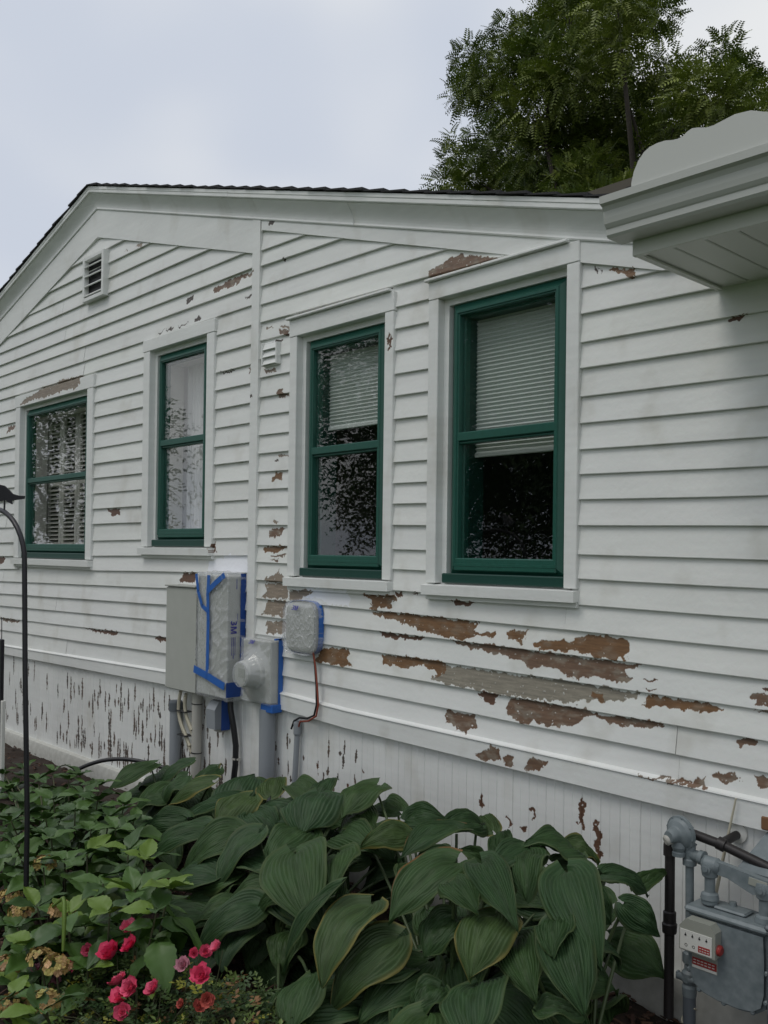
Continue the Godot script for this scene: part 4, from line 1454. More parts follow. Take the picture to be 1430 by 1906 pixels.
# ------------------------------------------------------------------ gas meter
func gas_meter() -> void:
	var g := thing("gas_meter", "grey gas meter with round regulator and pipes against the skirt boards", "gas meter", Vector3(-1.58, 0.0, 0.20))
	var m: Material = M.grey_metal
	var mb := MB.new()
	# riser from the ground with a shut-off valve
	mb.tube([Vector3(0, -0.1, 0), Vector3(0, 0.215, 0)], 0.0215, 14)
	put(g, "ground_pipe", mb, M.pvc_dark)
	mb = MB.new()
	for q in [0.03, 0.115]:
		var c := []
		for i in 15:
			var a := TAU * i / 20.0 + 2.2
			c.append(Vector3(cos(a) * 0.0235, q + 0.004 * i, sin(a) * 0.0235))
		mb.tube(c, 0.0026, 6)
	put(g, "tracer_wire", mb, M.cream_cable)
	mb = MB.new()
	mb.lathe(Vector3(0, 0.205, 0), Vector3.UP, [Vector2(0.0, 0.0), Vector2(0.023, 0.0), Vector2(0.025, 0.03), Vector2(0.021, 0.04), Vector2(0.026, 0.05), Vector2(0.026, 0.078), Vector2(0.018, 0.088), Vector2(0.016, 0.12)], 16)
	mb.lathe(Vector3(-0.04, 0.262, 0.004), Vector3(1, 0.05, 0.1), [Vector2(0.0, 0.0), Vector2(0.012, 0.0), Vector2(0.014, 0.02), Vector2(0.018, 0.03), Vector2(0.018, 0.05), Vector2(0.013, 0.06), Vector2(0.013, 0.078), Vector2(0.0, 0.08)], 12)
	mb.bbox(-0.046, -0.036, 0.25, 0.276, -0.006, 0.012, 0.002)
	put(g, "shut_off_valve", mb, m)
	mb = MB.new()
	mb.lathe(Vector3(0, 0.318, 0), Vector3.UP, [Vector2(0.016, -0.01), Vector2(0.024, 0.0), Vector2(0.024, 0.03), Vector2(0.0165, 0.036), Vector2(0.0165, 0.05)], 6)
	put(g, "hex_nut", mb, m)
	mb = MB.new()
	mb.tube([Vector3(0, 0.32, 0), Vector3(-0.004, 0.665, 0)], 0.0142, 14)
	put(g, "riser_pipe", mb, m)
	# tee above the riser
	mb = MB.new()
	mb.lathe(Vector3(-0.004, 0.640, 0), Vector3.UP, [Vector2(0.0142, 0.0), Vector2(0.023, 0.004), Vector2(0.023, 0.022), Vector2(0.019, 0.026), Vector2(0.020, 0.07), Vector2(0.024, 0.074), Vector2(0.0, 0.076)], 16)
	mb.lathe(Vector3(0.0, 0.680, 0.0), Vector3(1, -0.03, 0.05), [Vector2(0.018, 0.0), Vector2(0.019, 0.03), Vector2(0.024, 0.034), Vector2(0.024, 0.05), Vector2(0.014, 0.052), Vector2(0.014, 0.075)], 16)
	put(g, "pipe_tee", mb, m)
	# regulator: bolted dish, bonnet and vent facing the camera side
	var rg := Node3D.new()
	rg.name = "regulator"
	rg.position = Vector3(-0.030, 0.748, 0.012)
	g.add_child(rg)
	var ax := Vector3(-0.22, -0.10, 0.95).normalized()
	mb = MB.new()
	mb.lathe(Vector3.ZERO, ax, [Vector2(0.0, -0.030), Vector2(0.032, -0.026), Vector2(0.053, -0.010), Vector2(0.058, -0.006), Vector2(0.058, 0.006), Vector2(0.052, 0.008), Vector2(0.044, 0.018), Vector2(0.030, 0.026), Vector2(0.026, 0.030), Vector2(0.023, 0.050), Vector2(0.019, 0.060), Vector2(0.0, 0.061)], 30)
	put(rg, "regulator_dish", mb, m)
	mb = MB.new()
	var s1 := ax.cross(Vector3.UP).normalized()
	var s2 := s1.cross(ax)
	for i in 8:
		var a := TAU * (i + 0.3) / 8.0
		mb.lathe((s1 * cos(a) + s2 * sin(a)) * 0.054 - ax * 0.008, ax, [Vector2(0.004, 0.0), Vector2(0.004, 0.017), Vector2(0.0, 0.018)], 6)
	put(rg, "bolt_ring", mb, m)
	mb = MB.new()
	mb.lathe(Vector3(-0.010, -0.012, 0.036), Vector3(-0.55, -0.35, 0.75), [Vector2(0.017, 0.0), Vector2(0.018, 0.026), Vector2(0.013, 0.030), Vector2(0.0, 0.029)], 14)
	put(rg, "vent_plug", mb, M.cream_pipe)
	mb = MB.new()
	mb.lathe(Vector3(0.0, -0.075, 0.014), Vector3.UP, [Vector2(0.0, 0.0), Vector2(0.022, 0.0), Vector2(0.022, 0.012), Vector2(0.018, 0.016), Vector2(0.024, 0.03), Vector2(0.02, 0.05)], 14)
	put(rg, "regulator_neck", mb, m)
	# black house line: elbow and drop
	mb = MB.new()
	mb.tube([Vector3(-0.082, 0.10, -0.01), Vector3(-0.082, 0.40, -0.01), Vector3(-0.082, 0.668, -0.008)], 0.0172, 14)
	put(g, "black_drop_pipe", mb, M.black_pipe)
	mb = MB.new()
	mb.tube([Vector3(-0.082, 0.655, -0.008), Vector3(-0.082, 0.69, -0.008), Vector3(-0.078, 0.708, -0.006), Vector3(-0.064, 0.718, -0.002), Vector3(-0.046, 0.718, 0.004)], 0.0225, 14)
	put(g, "black_elbow", mb, M.black_pipe)
	mb = MB.new()
	mb.lathe(Vector3(-0.082, 0.385, -0.01), Vector3.UP, [Vector2(0.0175, 0.0), Vector2(0.024, 0.004), Vector2(0.026, 0.035), Vector2(0.022, 0.04), Vector2(0.022, 0.075), Vector2(0.0175, 0.08)], 12)
	put(g, "pipe_union", mb, M.black_pipe)
	# outlet pipe into the wall
	mb = MB.new()
	mb.tube([Vector3(-0.02, 0.742, -0.03), Vector3(0.085, 0.718, -0.06), Vector3(0.26, 0.672, -0.075)], 0.0165, 12)
	mb.lathe(Vector3(0.072, 0.722, -0.058), Vector3(1, -0.26, -0.1), [Vector2(0.0165, -0.008), Vector2(0.022, -0.006), Vector2(0.022, 0.02), Vector2(0.0165, 0.022)], 12)
	mb.tube([Vector3(0.07, 0.725, -0.19), Vector3(0.075, 0.721, -0.058)], 0.0150, 12)
	put(g, "outlet_pipe", mb, M.black_pipe)
	mb = MB.new()
	mb.lathe(Vector3(0.07, 0.730, -0.193), Vector3(0, 0, 1), [Vector2(0.036, 0.0), Vector2(0.034, 0.006), Vector2(0.018, 0.010), Vector2(0.0, 0.010)], 18)
	put(g, "wall_flange", mb, M.label_white)
	# meter bar carrying the meter
	mb = MB.new()
	var bz := 0.03
	mb.lathe(Vector3(0.06, 0.675, bz), Vector3(1, -0.02, 0), [Vector2(0.0, 0.0), Vector2(0.017, 0.0), Vector2(0.026, 0.012), Vector2(0.026, 0.05), Vector2(0.016, 0.062)], 14)
	mb.prism(PackedVector2Array([Vector2(0.10, 0.694), Vector2(0.29, 0.672), Vector2(0.31, 0.655), Vector2(0.29, 0.636), Vector2(0.235, 0.618), Vector2(0.15, 0.648), Vector2(0.10, 0.652)]), Transform3D.IDENTITY, bz - 0.012, bz + 0.012)
	put(g, "meter_bar", mb, m)
	mb = MB.new()
	mb.bbox(0.165, 0.225, 0.650, 0.674, bz + 0.012, bz + 0.0145, 0.0005, Transform3D(Basis(Vector3(0, 0, 1), deg_to_rad(-5)), Vector3(0, 0.016, 0)))
	put(g, "name_plate", mb, M.index)
	for xx in [0.085, 0.268]:
		mb = MB.new()
		var yo: float = 0.0 if xx < 0.2 else -0.022
		mb.lathe(Vector3(xx, 0.545 + yo, bz), Vector3.UP, [Vector2(0.024, 0.0), Vector2(0.027, 0.004), Vector2(0.027, 0.014), Vector2(0.030, 0.018), Vector2(0.027, 0.034), Vector2(0.017, 0.04), Vector2(0.017, 0.085), Vector2(0.025, 0.092), Vector2(0.029, 0.115), Vector2(0.025, 0.138), Vector2(0.0, 0.142)], 18)
		mb.lathe(Vector3(xx, 0.665 + yo, bz + 0.018), Vector3(0, 0, 1), [Vector2(0.018, 0.0), Vector2(0.016, 0.012), Vector2(0.009, 0.013), Vector2(0.009, 0.018), Vector2(0.0, 0.018)], 12)
		put(g, "swivel_joint", mb, m)
	# meter case
	var prof := PackedVector2Array()
	var out := [[0.035, 0.520], [0.030, 0.44], [0.034, 0.34], [0.052, 0.290], [0.085, 0.268], [0.14, 0.258], [0.21, 0.256], [0.265, 0.264], [0.292, 0.285], [0.302, 0.33], [0.302, 0.44], [0.298, 0.520]]
	for q in out:
		prof.append(Vector2(q[0], q[1]))
	mb = MB.new()
	mb.prism(prof, Transform3D.IDENTITY, -0.035, 0.070)
	var prof2 := PackedVector2Array()
	for q in prof:
		prof2.append((q - Vector2(0.167, 0.39)) * 0.93 + Vector2(0.167, 0.39))
	mb.prism(prof2, Transform3D.IDENTITY, 0.070, 0.084)
	put(g, "meter_case", mb, m)
	for q in [[0.040, 0.33], [0.075, 0.276], [0.16, 0.262], [0.255, 0.268], [0.296, 0.31], [0.297, 0.40], [0.036, 0.44]]:
		mb = MB.new()
		mb.lathe(Vector3(q[0], q[1], 0.066), Vector3(0, 0, 1), [Vector2(0.009, 0.0), Vector2(0.009, 0.012), Vector2(0.005, 0.016), Vector2(0.0, 0.016)], 8)
		put(g, "case_bolt", mb, m)
	mb = MB.new()
	mb.bbox(0.024, 0.308, 0.518, 0.540, -0.045, 0.090, 0.008)
	mb.bbox(0.105, 0.215, 0.540, 0.550, -0.02, 0.05, 0.006)
	mb.lathe(Vector3(0.15, 0.55, 0.0), Vector3.UP, [Vector2(0.012, 0.0), Vector2(0.012, 0.012), Vector2(0.0, 0.013)], 10)
	put(g, "meter_top", mb, m)
	# index housing with dials
	var ix := Node3D.new()
	ix.name = "index"
	ix.position = Vector3(0.092, 0.455, 0.085)
	g.add_child(ix)
	mb = MB.new()
	mb.prism(PackedVector2Array([Vector2(-0.062, -0.046), Vector2(0.062, -0.046), Vector2(0.062, 0.036), Vector2(0.045, 0.058), Vector2(-0.038, 0.058), Vector2(-0.062, 0.03)]), Transform3D.IDENTITY, 0.0, 0.040)
	put(ix, "index_housing", mb, M.index)
	mb = MB.new()
	mb.bbox(-0.058, 0.052, -0.042, 0.022, 0.0402, 0.0425, 0.0005)
	put(ix, "index_plate", mb, M.label_white)
	mb = MB.new()
	for i in 4:
		var dx := -0.038 + i * 0.024
		mb.lathe(Vector3(dx, 0.006, 0.0427), Vector3(0, 0, 1), [Vector2(0.0035, 0.0), Vector2(0.0035, 0.0012), Vector2(0.0, 0.0014)], 8)
		mb.box(dx - 0.001, dx + 0.001, 0.004, 0.013, 0.0427, 0.0436)
	for i in 2:
		mb.lathe(Vector3(-0.036 + i * 0.026, -0.026, 0.0427), Vector3(0, 0, 1), [Vector2(0.005, 0.0), Vector2(0.005, 0.0006), Vector2(0.0036, 0.0006), Vector2(0.0036, 0.0)], 10)
	put(ix, "dial_hand", mb, M.black)
	mb = MB.new()
	mb.bbox(0.006, 0.046, -0.036, -0.016, 0.0427, 0.0434, 0.0002)
	put(ix, "red_label", mb, M.label_red)
	mb = MB.new()
	for k in 2:
		for j in 4:
			mb.box(0.010 + j * 0.009, 0.016 + j * 0.009, -0.024 - k * 0.008, -0.0215 - k * 0.008, 0.0436, 0.0439)
	put(ix, "label_print", mb, M.label_white)
	mb = MB.new()
	mb.lathe(Vector3(0.062, -0.02, 0.018), Vector3(1, 0, 0), [Vector2(0.017, 0.0), Vector2(0.017, 0.008), Vector2(0.012, 0.012), Vector2(0.0, 0.012)], 14)
	put(ix, "seal_plug", mb, M.label_red)
	mb = MB.new()
	mb.bbox(0.054, 0.142, 0.345, 0.402, 0.0842, 0.0858, 0.0004)
	put(g, "case_plate", mb, M.index)
	mb = MB.new()
	mb.bbox(0.056, 0.140, 0.356, 0.380, 0.0860, 0.0866, 0.0002)
	put(g, "red_label", mb, M.label_red)
	mb = MB.new()
	for k in 2:
		for j in 6:
			mb.box(0.060 + j * 0.0128, 0.069 + j * 0.0128, 0.371 - k * 0.009, 0.374 - k * 0.009, 0.0868, 0.0871)
	mb.box(0.056, 0.140, 0.347, 0.355, 0.0860, 0.0864)
	put(g, "label_print", mb, M.label_white)
	# vent hood on the wall behind the meter
	var v := thing("vent_hood", "sloping grey metal vent hood on the skirt boards behind the gas meter", "vent hood", Vector3(-1.30, 0.66, 0.006))
	mb = MB.new()
	mb.quad(Vector3(-0.10, 0.105, 0.0), Vector3(-0.135, 0.0, 0.16), Vector3(0.135, 0.0, 0.16), Vector3(0.10, 0.105, 0.0))
	mb.hexa([Vector3(-0.10, 0.10, 0.0), Vector3(0.10, 0.10, 0.0), Vector3(0.10, 0.108, 0.0), Vector3(-0.10, 0.108, 0.0), Vector3(-0.135, -0.006, 0.16), Vector3(0.135, -0.006, 0.16), Vector3(0.135, 0.002, 0.162), Vector3(-0.135, 0.002, 0.162)])
	put(v, "hood_plate", mb, m)
	mb = MB.new()
	mb.box(-0.09, 0.09, -0.14, 0.09, 0.0, 0.012)
	put(v, "dark_opening", mb, M.black)
	mb = MB.new()
	mb.bbox(-0.115, 0.06, 0.110, 0.155, 0.002, 0.034, 0.004)
	put(v, "rotted_block", mb, M.rust)
	# charcoal bin at the edge of the picture
	var b := thing("charcoal_bin", "dark charcoal upright bin beside the gas meter", "bin", Vector3(-1.122, 0.0, 0.265))
	mb = MB.new()
	mb.bbox(-0.13, 0.14, 0.0, 0.56, -0.085, 0.085, 0.012)
	put(b, "bin_body", mb, M.pvc_dark)
	mb = MB.new()
	mb.bbox(-0.136, 0.15, 0.561, 0.58, -0.092, 0.092, 0.007)
	put(b, "bin_lid", mb, M.pvc_dark)
	# weathered strip leaning behind the pipes
	var st := MB.new()
	st.tube([Vector3(-1.66, 0.05, 0.10), Vector3(-1.60, 0.30, 0.07), Vector3(-1.545, 0.62, 0.052), Vector3(-1.497, 0.86, 0.05)], [0.0075, 0.0072, 0.006, 0.003], 6)
	var so := put(self, "dry_stem", st, M.cream_cable)
	tag(so, "long dry stem leaning on the skirt boards behind the gas regulator", "stem")

# ------------------------------------------------------------------ garden
const LEAVES := [[0,-3.857,0.434,0.5,-3.979,0.541,0.3,0.229,0],
[0,-3.786,0.455,0.55,-4.172,0.273,0.68,0.107,0],
[0,-3.673,0.501,0.55,-3.672,0.382,0.74,0.197,1],
[0,-3.473,0.413,0.75,-3.609,0.264,0.95,0.172,0],
[0,-3.302,0.45,0.76,-3.324,0.289,0.96,0.192,0],
[0,-3.031,0.518,0.72,-2.974,0.471,0.95,0.191,0],
[0,-3.109,0.634,0.58,-2.994,0.534,0.76,0.243,0],
[0,-2.814,0.509,0.92,-2.523,0.412,1.1,0.231,0],
[0,-2.691,0.518,0.82,-2.536,0.486,0.98,0.174,0],
[1,-2.914,0.678,0.42,-2.917,0.595,0.62,0.176,0],
[0,-3.365,0.541,0.42,-3.701,0.543,0.3,0.129,0],
[0,-3.306,0.568,0.42,-3.34,0.636,0.28,0.115,0],
[1,-2.595,0.576,0.55,-2.67,0.564,0.72,0.129,1],
[1,-2.228,0.69,0.66,-2.259,0.665,0.92,0.123,2],
[1,-2.063,0.657,0.86,-2.122,0.538,1.1,0.169,2],
[1,-1.972,0.65,0.95,-1.77,0.671,1.08,0.1,0],
[1,-2.313,0.471,1,-2.275,0.336,1.25,0.182,1],
[1,-2.186,0.403,1,-2.281,0.237,1.2,0.165,1],
[0,-2.37,0.278,1.2,-2.278,0.202,1.36,0.156,0],
[0,-2.423,0.51,1.05,-2.525,0.284,1.22,0.062,0],
[0,-2.477,0.217,1.25,-2.458,0.172,1.34,0.06,0],
[0,-3.06,0.336,0.86,-3.217,0.225,1.02,0.113,0],
[0,-3.295,0.285,0.84,-3.283,0.209,0.98,0.104,0],
[0,-2.964,0.297,1,-3.088,0.168,1.2,0.17,0],
[0,-2.835,0.39,0.92,-2.943,0.3,1.02,0.091,0],
[3,-4.623,0.462,0.3,-4.742,0.341,0.45,0.129,0],
[3,-4.282,0.498,0.34,-4.29,0.41,0.48,0.115,0],
[3,-4.454,0.436,0.25,-4.52,0.462,0.18,0.103,1],
[3,-4.323,0.469,0.5,-4.379,0.37,0.62,0.148,0],
[3,-4.113,0.477,0.48,-4.31,0.348,0.64,0.134,1],
[0,-3.972,0.365,0.72,-4.15,0.32,0.86,0.126,0],
[0,-3.678,0.4,0.8,-3.883,0.274,0.98,0.143,0],
[3,-4.392,0.364,0.6,-4.508,0.318,0.7,0.097,0],
[3,-4.794,0.447,0.45,-4.857,0.35,0.7,0.146,0],
[0,-3.689,0.488,0.4,-3.791,0.553,0.28,0.134,1],
[1,-2.343,0.65,0.42,-2.388,0.678,0.58,0.122,0],
[1,-2.301,0.627,0.38,-2.459,0.635,0.3,0.08,1],
[1,-2.163,0.612,0.5,-2.255,0.648,0.36,0.076,0],
[1,-1.867,0.725,0.7,-1.883,0.707,0.9,0.129,0],
[1,-1.834,0.734,0.75,-1.72,0.679,0.92,0.115,0],
[2,-1.798,0.717,0.58,-1.854,0.775,0.74,0.146,0],
[2,-1.864,0.695,0.5,-1.789,0.65,0.42,0.094,1],
[1,-1.924,0.687,0.86,-1.646,0.663,1.06,0.109,0],
[1,-1.777,0.603,0.98,-1.721,0.513,1.16,0.16,1],
[2,-1.716,0.542,0.94,-1.558,0.486,1.08,0.118,0],
[1,-1.725,0.447,1.1,-1.583,0.423,1.3,0.168,0],
[2,-1.64,0.715,0.8,-1.422,0.591,0.98,0.152,0],
[2,-1.579,0.642,0.94,-1.514,0.612,1.06,0.095,0],
[2,-1.571,0.627,0.94,-1.396,0.507,1.08,0.134,0],
[2,-1.548,0.438,1.05,-1.447,0.451,1,0.073,0],
[2,-1.715,0.637,0.5,-1.633,0.573,0.36,0.078,0],
[2,-1.61,0.585,0.55,-1.511,0.508,0.5,0.09,0],
[2,-1.702,0.563,0.32,-1.668,0.611,0.2,0.062,0],
[2,-1.838,0.666,0.6,-1.728,0.636,0.48,0.085,0],
[1,-2.096,0.61,0.66,-2.139,0.679,0.74,0.081,0],
[1,-1.995,0.516,0.92,-2.019,0.437,1.04,0.142,0],
[1,-1.982,0.331,1,-2.003,0.287,1.1,0.125,0],
[2,-1.784,0.586,0.42,-1.731,0.582,0.34,0.073,0],
[0,-3.565,0.452,0.6,-3.355,0.401,0.6,0.147,0],
[0,-2.912,0.504,0.6,-2.627,0.545,0.68,0.15,0],
[1,-2.324,0.556,0.75,-2.276,0.517,0.85,0.132,0],
[0,-3.409,0.467,0.5,-3.579,0.491,0.56,0.15,0],
[1,-2.96,0.564,0.5,-2.77,0.56,0.55,0.134,0],
[1,-2.736,0.572,0.4,-2.58,0.616,0.34,0.115,0],
[1,-2.863,0.578,0.34,-3.035,0.566,0.34,0.117,0],
[2,-1.679,0.641,0.68,-1.585,0.564,0.66,0.099,0],
[2,-1.634,0.495,0.7,-1.584,0.417,0.6,0.082,0],
[0,-2.743,0.43,0.85,-2.557,0.374,0.9,0.12,0],
[1,-2.172,0.474,0.85,-2.026,0.426,0.9,0.124,0],
[0,-2.809,0.232,0.95,-2.74,0.143,1.05,0.14,0],
[0,-3.47,0.308,0.75,-3.487,0.231,0.85,0.143,0],
[1,-1.972,0.6,0.7,-1.979,0.552,0.8,0.106,0]]
const CENTRES := [[-3.082,0.327,0.8],
[-2.12,0.476,0.8],
[-1.711,0.526,0.66],
[-4.545,0.341,0.42]]

func hosta_leaf(B: Vector3, T: Vector3, w: float, brown: int, sd: int) -> MB:
	var f := noise(sd, 3.0, 2)
	var r := RandomNumberGenerator.new()
	r.seed = sd
	B = B - (T - B) * 0.06
	var d := T - B
	var L := d.length()
	var x := d / L
	var cam := (Vector3(0, 1.68, 3.1) - B).normalized()
	var hint := Vector3(0, 1, 0) * 0.75 + cam * 0.55 + Vector3(r.randf_range(-0.25, 0.25), 0, r.randf_range(-0.2, 0.2))
	var nrm := (hint - x * hint.dot(x)).normalized()
	var y := nrm.cross(x).normalized()
	var hw := w * 0.62
	var arch := L * r.randf_range(0.10, 0.20)
	var cup := r.randf_range(-0.30, 0.10) * hw
	var ruf := r.randf_range(0.08, 0.20) * hw
	var ph := r.randf() * TAU
	var fold := r.randf_range(0.02, 0.10) * hw
	var nv := 30
	var nu := 22
	var vein := 8.5
	var base := Color(0.022, 0.054, 0.022).lerp(Color(0.036, 0.072, 0.020), r.randf())
	if brown == 1:
		base = base.lerp(Color(0.075, 0.105, 0.028), 0.35)
	var rows := []
	var cols := []
	for i in nu + 1:
		var u := i / float(nu)
		var row := PackedVector3Array()
		var cr := []
		var prof := pow(sin(PI * pow(clampf(u, 0.0, 1.0), 0.62)), 0.72) if u < 1.0 else 0.0
		if u < 0.02:
			prof = 0.16
		# drawn-out tip
		prof *= lerpf(1.0, 0.72, smoothstep(0.7, 0.97, u))
		for j in 2 * nv + 1:
			var v := (j - nv) / float(nv)
			var av := absf(v)
			var along := u * L - L * 0.17 * pow(av, 1.6) * pow(1.0 - u, 2.2)
			var lat := v * hw * prof
			var h := arch * sin(PI * clampf(u * 0.92 + 0.08, 0.0, 1.0)) - L * 0.10 * u * u
			h += cup * av * av * prof
			h += fold * (av - 0.3) * prof
			h += ruf * sin(ph + u * 9.0 + v * 1.4) * pow(av, 2.5)
			# ribbed veins that run from base to tip parallel to the margin
			var rib := absf(sin(PI * vein * pow(av, 0.85)))
			h += (0.0036 + 0.0066 * prof) * rib * smoothstep(0.0, 0.12, u) * (1.0 - smoothstep(0.82, 1.0, u)) * (0.85 if av < 0.97 else 0.0)
			h += 0.012 * f.get_noise_2d(u * 0.55, v * 0.4) + 0.003 * f.get_noise_2d(u * 1.6 + 40.0, v * 1.3)
			row.append(B + x * along + y * lat + nrm * h)
			var c := base.lerp(Color(0.050, 0.085, 0.036), 0.35 * rib)
			c = c * (1.0 + 0.30 * f.get_noise_2d(u * 0.6 + 20.0, v * 0.5))
			var edge := smoothstep(0.86, 1.0, av + 0.05 * f.get_noise_2d(u * 1.4, v * 0.4))
			if brown == 2 and v < 0:
				c = c.lerp(Color(0.20, 0.085, 0.03), edge * smoothstep(0.1, 0.4, f.get_noise_2d(u * 0.7 + 7.0, 3.0) + 0.4))
			elif brown == 1:
				c = c.lerp(Color(0.19, 0.16, 0.045), edge * 0.8)
			else:
				c = c.lerp(Color(0.10, 0.12, 0.045), edge * 0.35)
			cr.append(c)
		rows.append(row)
		cols.append(cr)
	var mb := MB.new()
	mb.grid(rows)
	# vertex colours in the same order as grid() emits them
	var k := 0
	for i in nu:
		for j in 2 * nv:
			for e in [[i, j], [i + 1, j + 1], [i, j + 1], [i, j], [i + 1, j], [i + 1, j + 1]]:
				mb.c[k] = cols[e[0]][e[1]]
				k += 1
	return mb

func garden() -> void:
	var labels := ["large ribbed hosta below the wrapped electric meter", "large ribbed hosta below the window with the half-drawn blind", "drooping hosta next to the gas meter pipes", "small hosta under the cream conduit"]
	var plants := []
	for i in 4:
		var c: Array = CENTRES[i]
		plants.append(thing("hosta_plant", labels[i], "hosta", Vector3(c[0], 0.0, c[2]), "hostas in the bed"))
	var k := 0
	var all := LEAVES.duplicate()
	# inner leaves that fill the shade under the outer ones
	for i in 4:
		var c: Array = CENTRES[i]
		for j in ([44, 44, 22, 18][i]):
			var a := rng.randf() * TAU
			var rb := rng.randf_range(0.04, 0.34) * (0.62 if i > 1 else 1.0)
			var rt := rb + rng.randf_range(0.16, 0.26)
			var hb := rng.randf_range(0.10, 0.40) - rb * 0.25
			var B := Vector3(c[0] + cos(a) * rb * 1.3, hb, clampf(c[2] + sin(a) * rb, 0.14, 2.0))
			var T := Vector3(c[0] + cos(a) * rt * 1.3, hb - rng.randf_range(0.02, 0.12), clampf(c[2] + sin(a) * rt, 0.08, 2.0))
			var wd := rng.randf_range(0.14, 0.21)
			if i == 2 and (T.x > -1.80 or (T.z > 0.75 and T.x > -1.86)):
				continue
			all.append([i, B.x, B.y, B.z, T.x, maxf(0.05, T.y), T.z, wd, 0])
	for j in 46:   # leaves of the back rows, close to the skirt boards
		var x := rng.randf_range(-4.25, -1.78)
		var i := 0 if x < -2.75 else (1 if x < -1.98 else 2)
		var z := rng.randf_range(0.16, 0.46)
		var y := rng.randf_range(0.16, 0.44) + (0.06 if x > -3.4 else 0.0)
		var a := rng.randf_range(-0.3, PI + 0.3)
		var B := Vector3(x, y, z)
		var T := B + Vector3(cos(a) * 0.2, -rng.randf_range(-0.02, 0.10), sin(a) * 0.15)
		T.z = maxf(T.z, 0.12)
		all.append([i, B.x, B.y, B.z, T.x, T.y, T.z, rng.randf_range(0.14, 0.20), 0])
	for q in all:
		var root: Node3D = plants[int(q[0])]
		var B := Vector3(q[1], q[2], q[3])
		var T := Vector3(q[4], q[5], q[6])
		var mb := hosta_leaf(B - root.position, T - root.position, q[7], int(q[8]), 900 + k)
		var lf := put(root, "leaf", mb, M.hosta)
		# petiole from the crown of the plant to the blade
		var st := MB.new()
		var o := Vector3(rng.randf_range(-0.06, 0.06), 0.01, rng.randf_range(-0.05, 0.05))
		var e := B - root.position
		var mid := o.lerp(e, 0.55) + Vector3(0, 0.10 * minf(1.0, e.length() * 2.0), 0)
		var pts := []
		for s in 7:
			var t := s / 6.0
			pts.append(o * (1 - t) * (1 - t) + mid * 2.0 * t * (1 - t) + e * t * t)
		st.tube(pts, [0.008, 0.0075, 0.007, 0.0065, 0.006, 0.0055, 0.005], 6, false)
		put(lf, "leaf_stalk", st, M.hosta_stem)
		k += 1
	# pale grassy blade at the foot of the right-hand hosta
	var gb := MB.new()
	gb.tube([Vector3(-1.53, 0.40, 1.03), Vector3(-1.44, 0.455, 1.03), Vector3(-1.41, 0.45, 1.04), Vector3(-1.385, 0.40, 1.05), Vector3(-1.37, 0.30, 1.06)], [0.004, 0.007, 0.008, 0.008, 0.005], 6)
	put(plants[2], "flower_stalk", gb, M.leaf_light)
	hydrangeas()
	roses()

func ovate(l: float, w: float, droop: float, fold: float, serr: bool) -> MB:
	var mb := MB.new()
	var rows := []
	var cols := []
	var n := 16
	for i in n + 1:
		var u := i / float(n)
		var h := w * pow(sin(PI * pow(u, 0.68)), 0.9) * 0.5 if u < 1.0 else 0.0
		if serr and i > 0 and i < n:
			h *= 1.0 + (0.045 if i % 2 == 0 else -0.045)
		var row := PackedVector3Array()
		var cr := []
		for j in 9:
			var v := (j - 4) / 4.0
			# side veins leave the midrib at an angle and quilt the blade
			var vein := pow(absf(cos(PI * 5.5 * (u - absf(v) * 0.22))), 6.0)
			var mid := 1.0 if j == 4 else 0.0
			row.append(Vector3(v * h, -droop * l * u * u + fold * absf(v) * h - 0.0016 * vein * (1.0 - mid) - 0.0012 * mid + 0.004 * sin(u * 11.0 + v * 2.0) * absf(v), -u * l))
			var g := 1.0 + 0.28 * vein * 0.6 + 0.35 * mid
			cr.append(Color(g, g, g * 0.95))
		rows.append(row)
		cols.append(cr)
	mb.grid(rows)
	var k := 0
	for i in n:
		for j in 8:
			for e in [[i, j], [i + 1, j + 1], [i, j + 1], [i, j], [i + 1, j], [i + 1, j + 1]]:
				mb.c[k] = cols[e[0]][e[1]]
				k += 1
	return mb

const HYD := [[0,-6.266,0.17,0.72],
[0,-6.21,0.201,0.62],
[0,-5.73,0.274,0.62],
[0,-5.157,0.364,0.7],
[0,-4.753,0.398,0.78],
[0,-5.686,0.212,0.9],
[0,-5.528,0.285,0.8],
[0,-5.138,0.355,0.78],
[0,-4.585,0.401,0.95],
[0,-4.833,0.337,1],
[0,-4.929,0.315,1.12],
[0,-4.775,0.282,1.25],
[0,-4.463,0.355,1.2],
[0,-4.395,0.382,1.08],
[0,-4.419,0.407,0.95],
[0,-4.084,0.417,1.05],
[0,-4.007,0.394,1.18],
[0,-4.135,0.445,0.95],
[0,-3.914,0.407,1.1],
[0,-4.119,0.361,1.32],
[0,-4.281,0.312,1.42],
[0,-3.877,0.341,1.5],
[0,-3.75,0.375,1.42],
[0,-4.036,0.249,1.56],
[0,-3.942,0.419,1],
[1,-3.794,0.369,1.3],
[1,-3.458,0.458,1.28],
[1,-3.279,0.47,1.3],
[1,-3.316,0.397,1.46],
[1,-3.063,0.442,1.46],
[1,-2.891,0.493,1.42],
[1,-3.597,0.269,1.6],
[1,-3.274,0.338,1.62],
[1,-3.077,0.387,1.55],
[1,-2.836,0.449,1.5],
[1,-3.544,0.232,1.7],
[1,-2.837,0.238,1.9],
[1,-3.074,0.201,1.9],
[1,-3.342,0.236,1.72]]
const HYF := [[1,-3.843,0.347,1.47],
[1,-3.859,0.234,1.6],
[1,-3.375,0.321,1.6],
[1,-3.645,0.244,1.64],
[1,-3.217,0.232,1.74],
[1,-3.426,0.147,1.78],
[1,-3.101,0.157,1.88],
[1,-2.891,0.237,1.86],
[1,-3.042,0.27,1.76]]

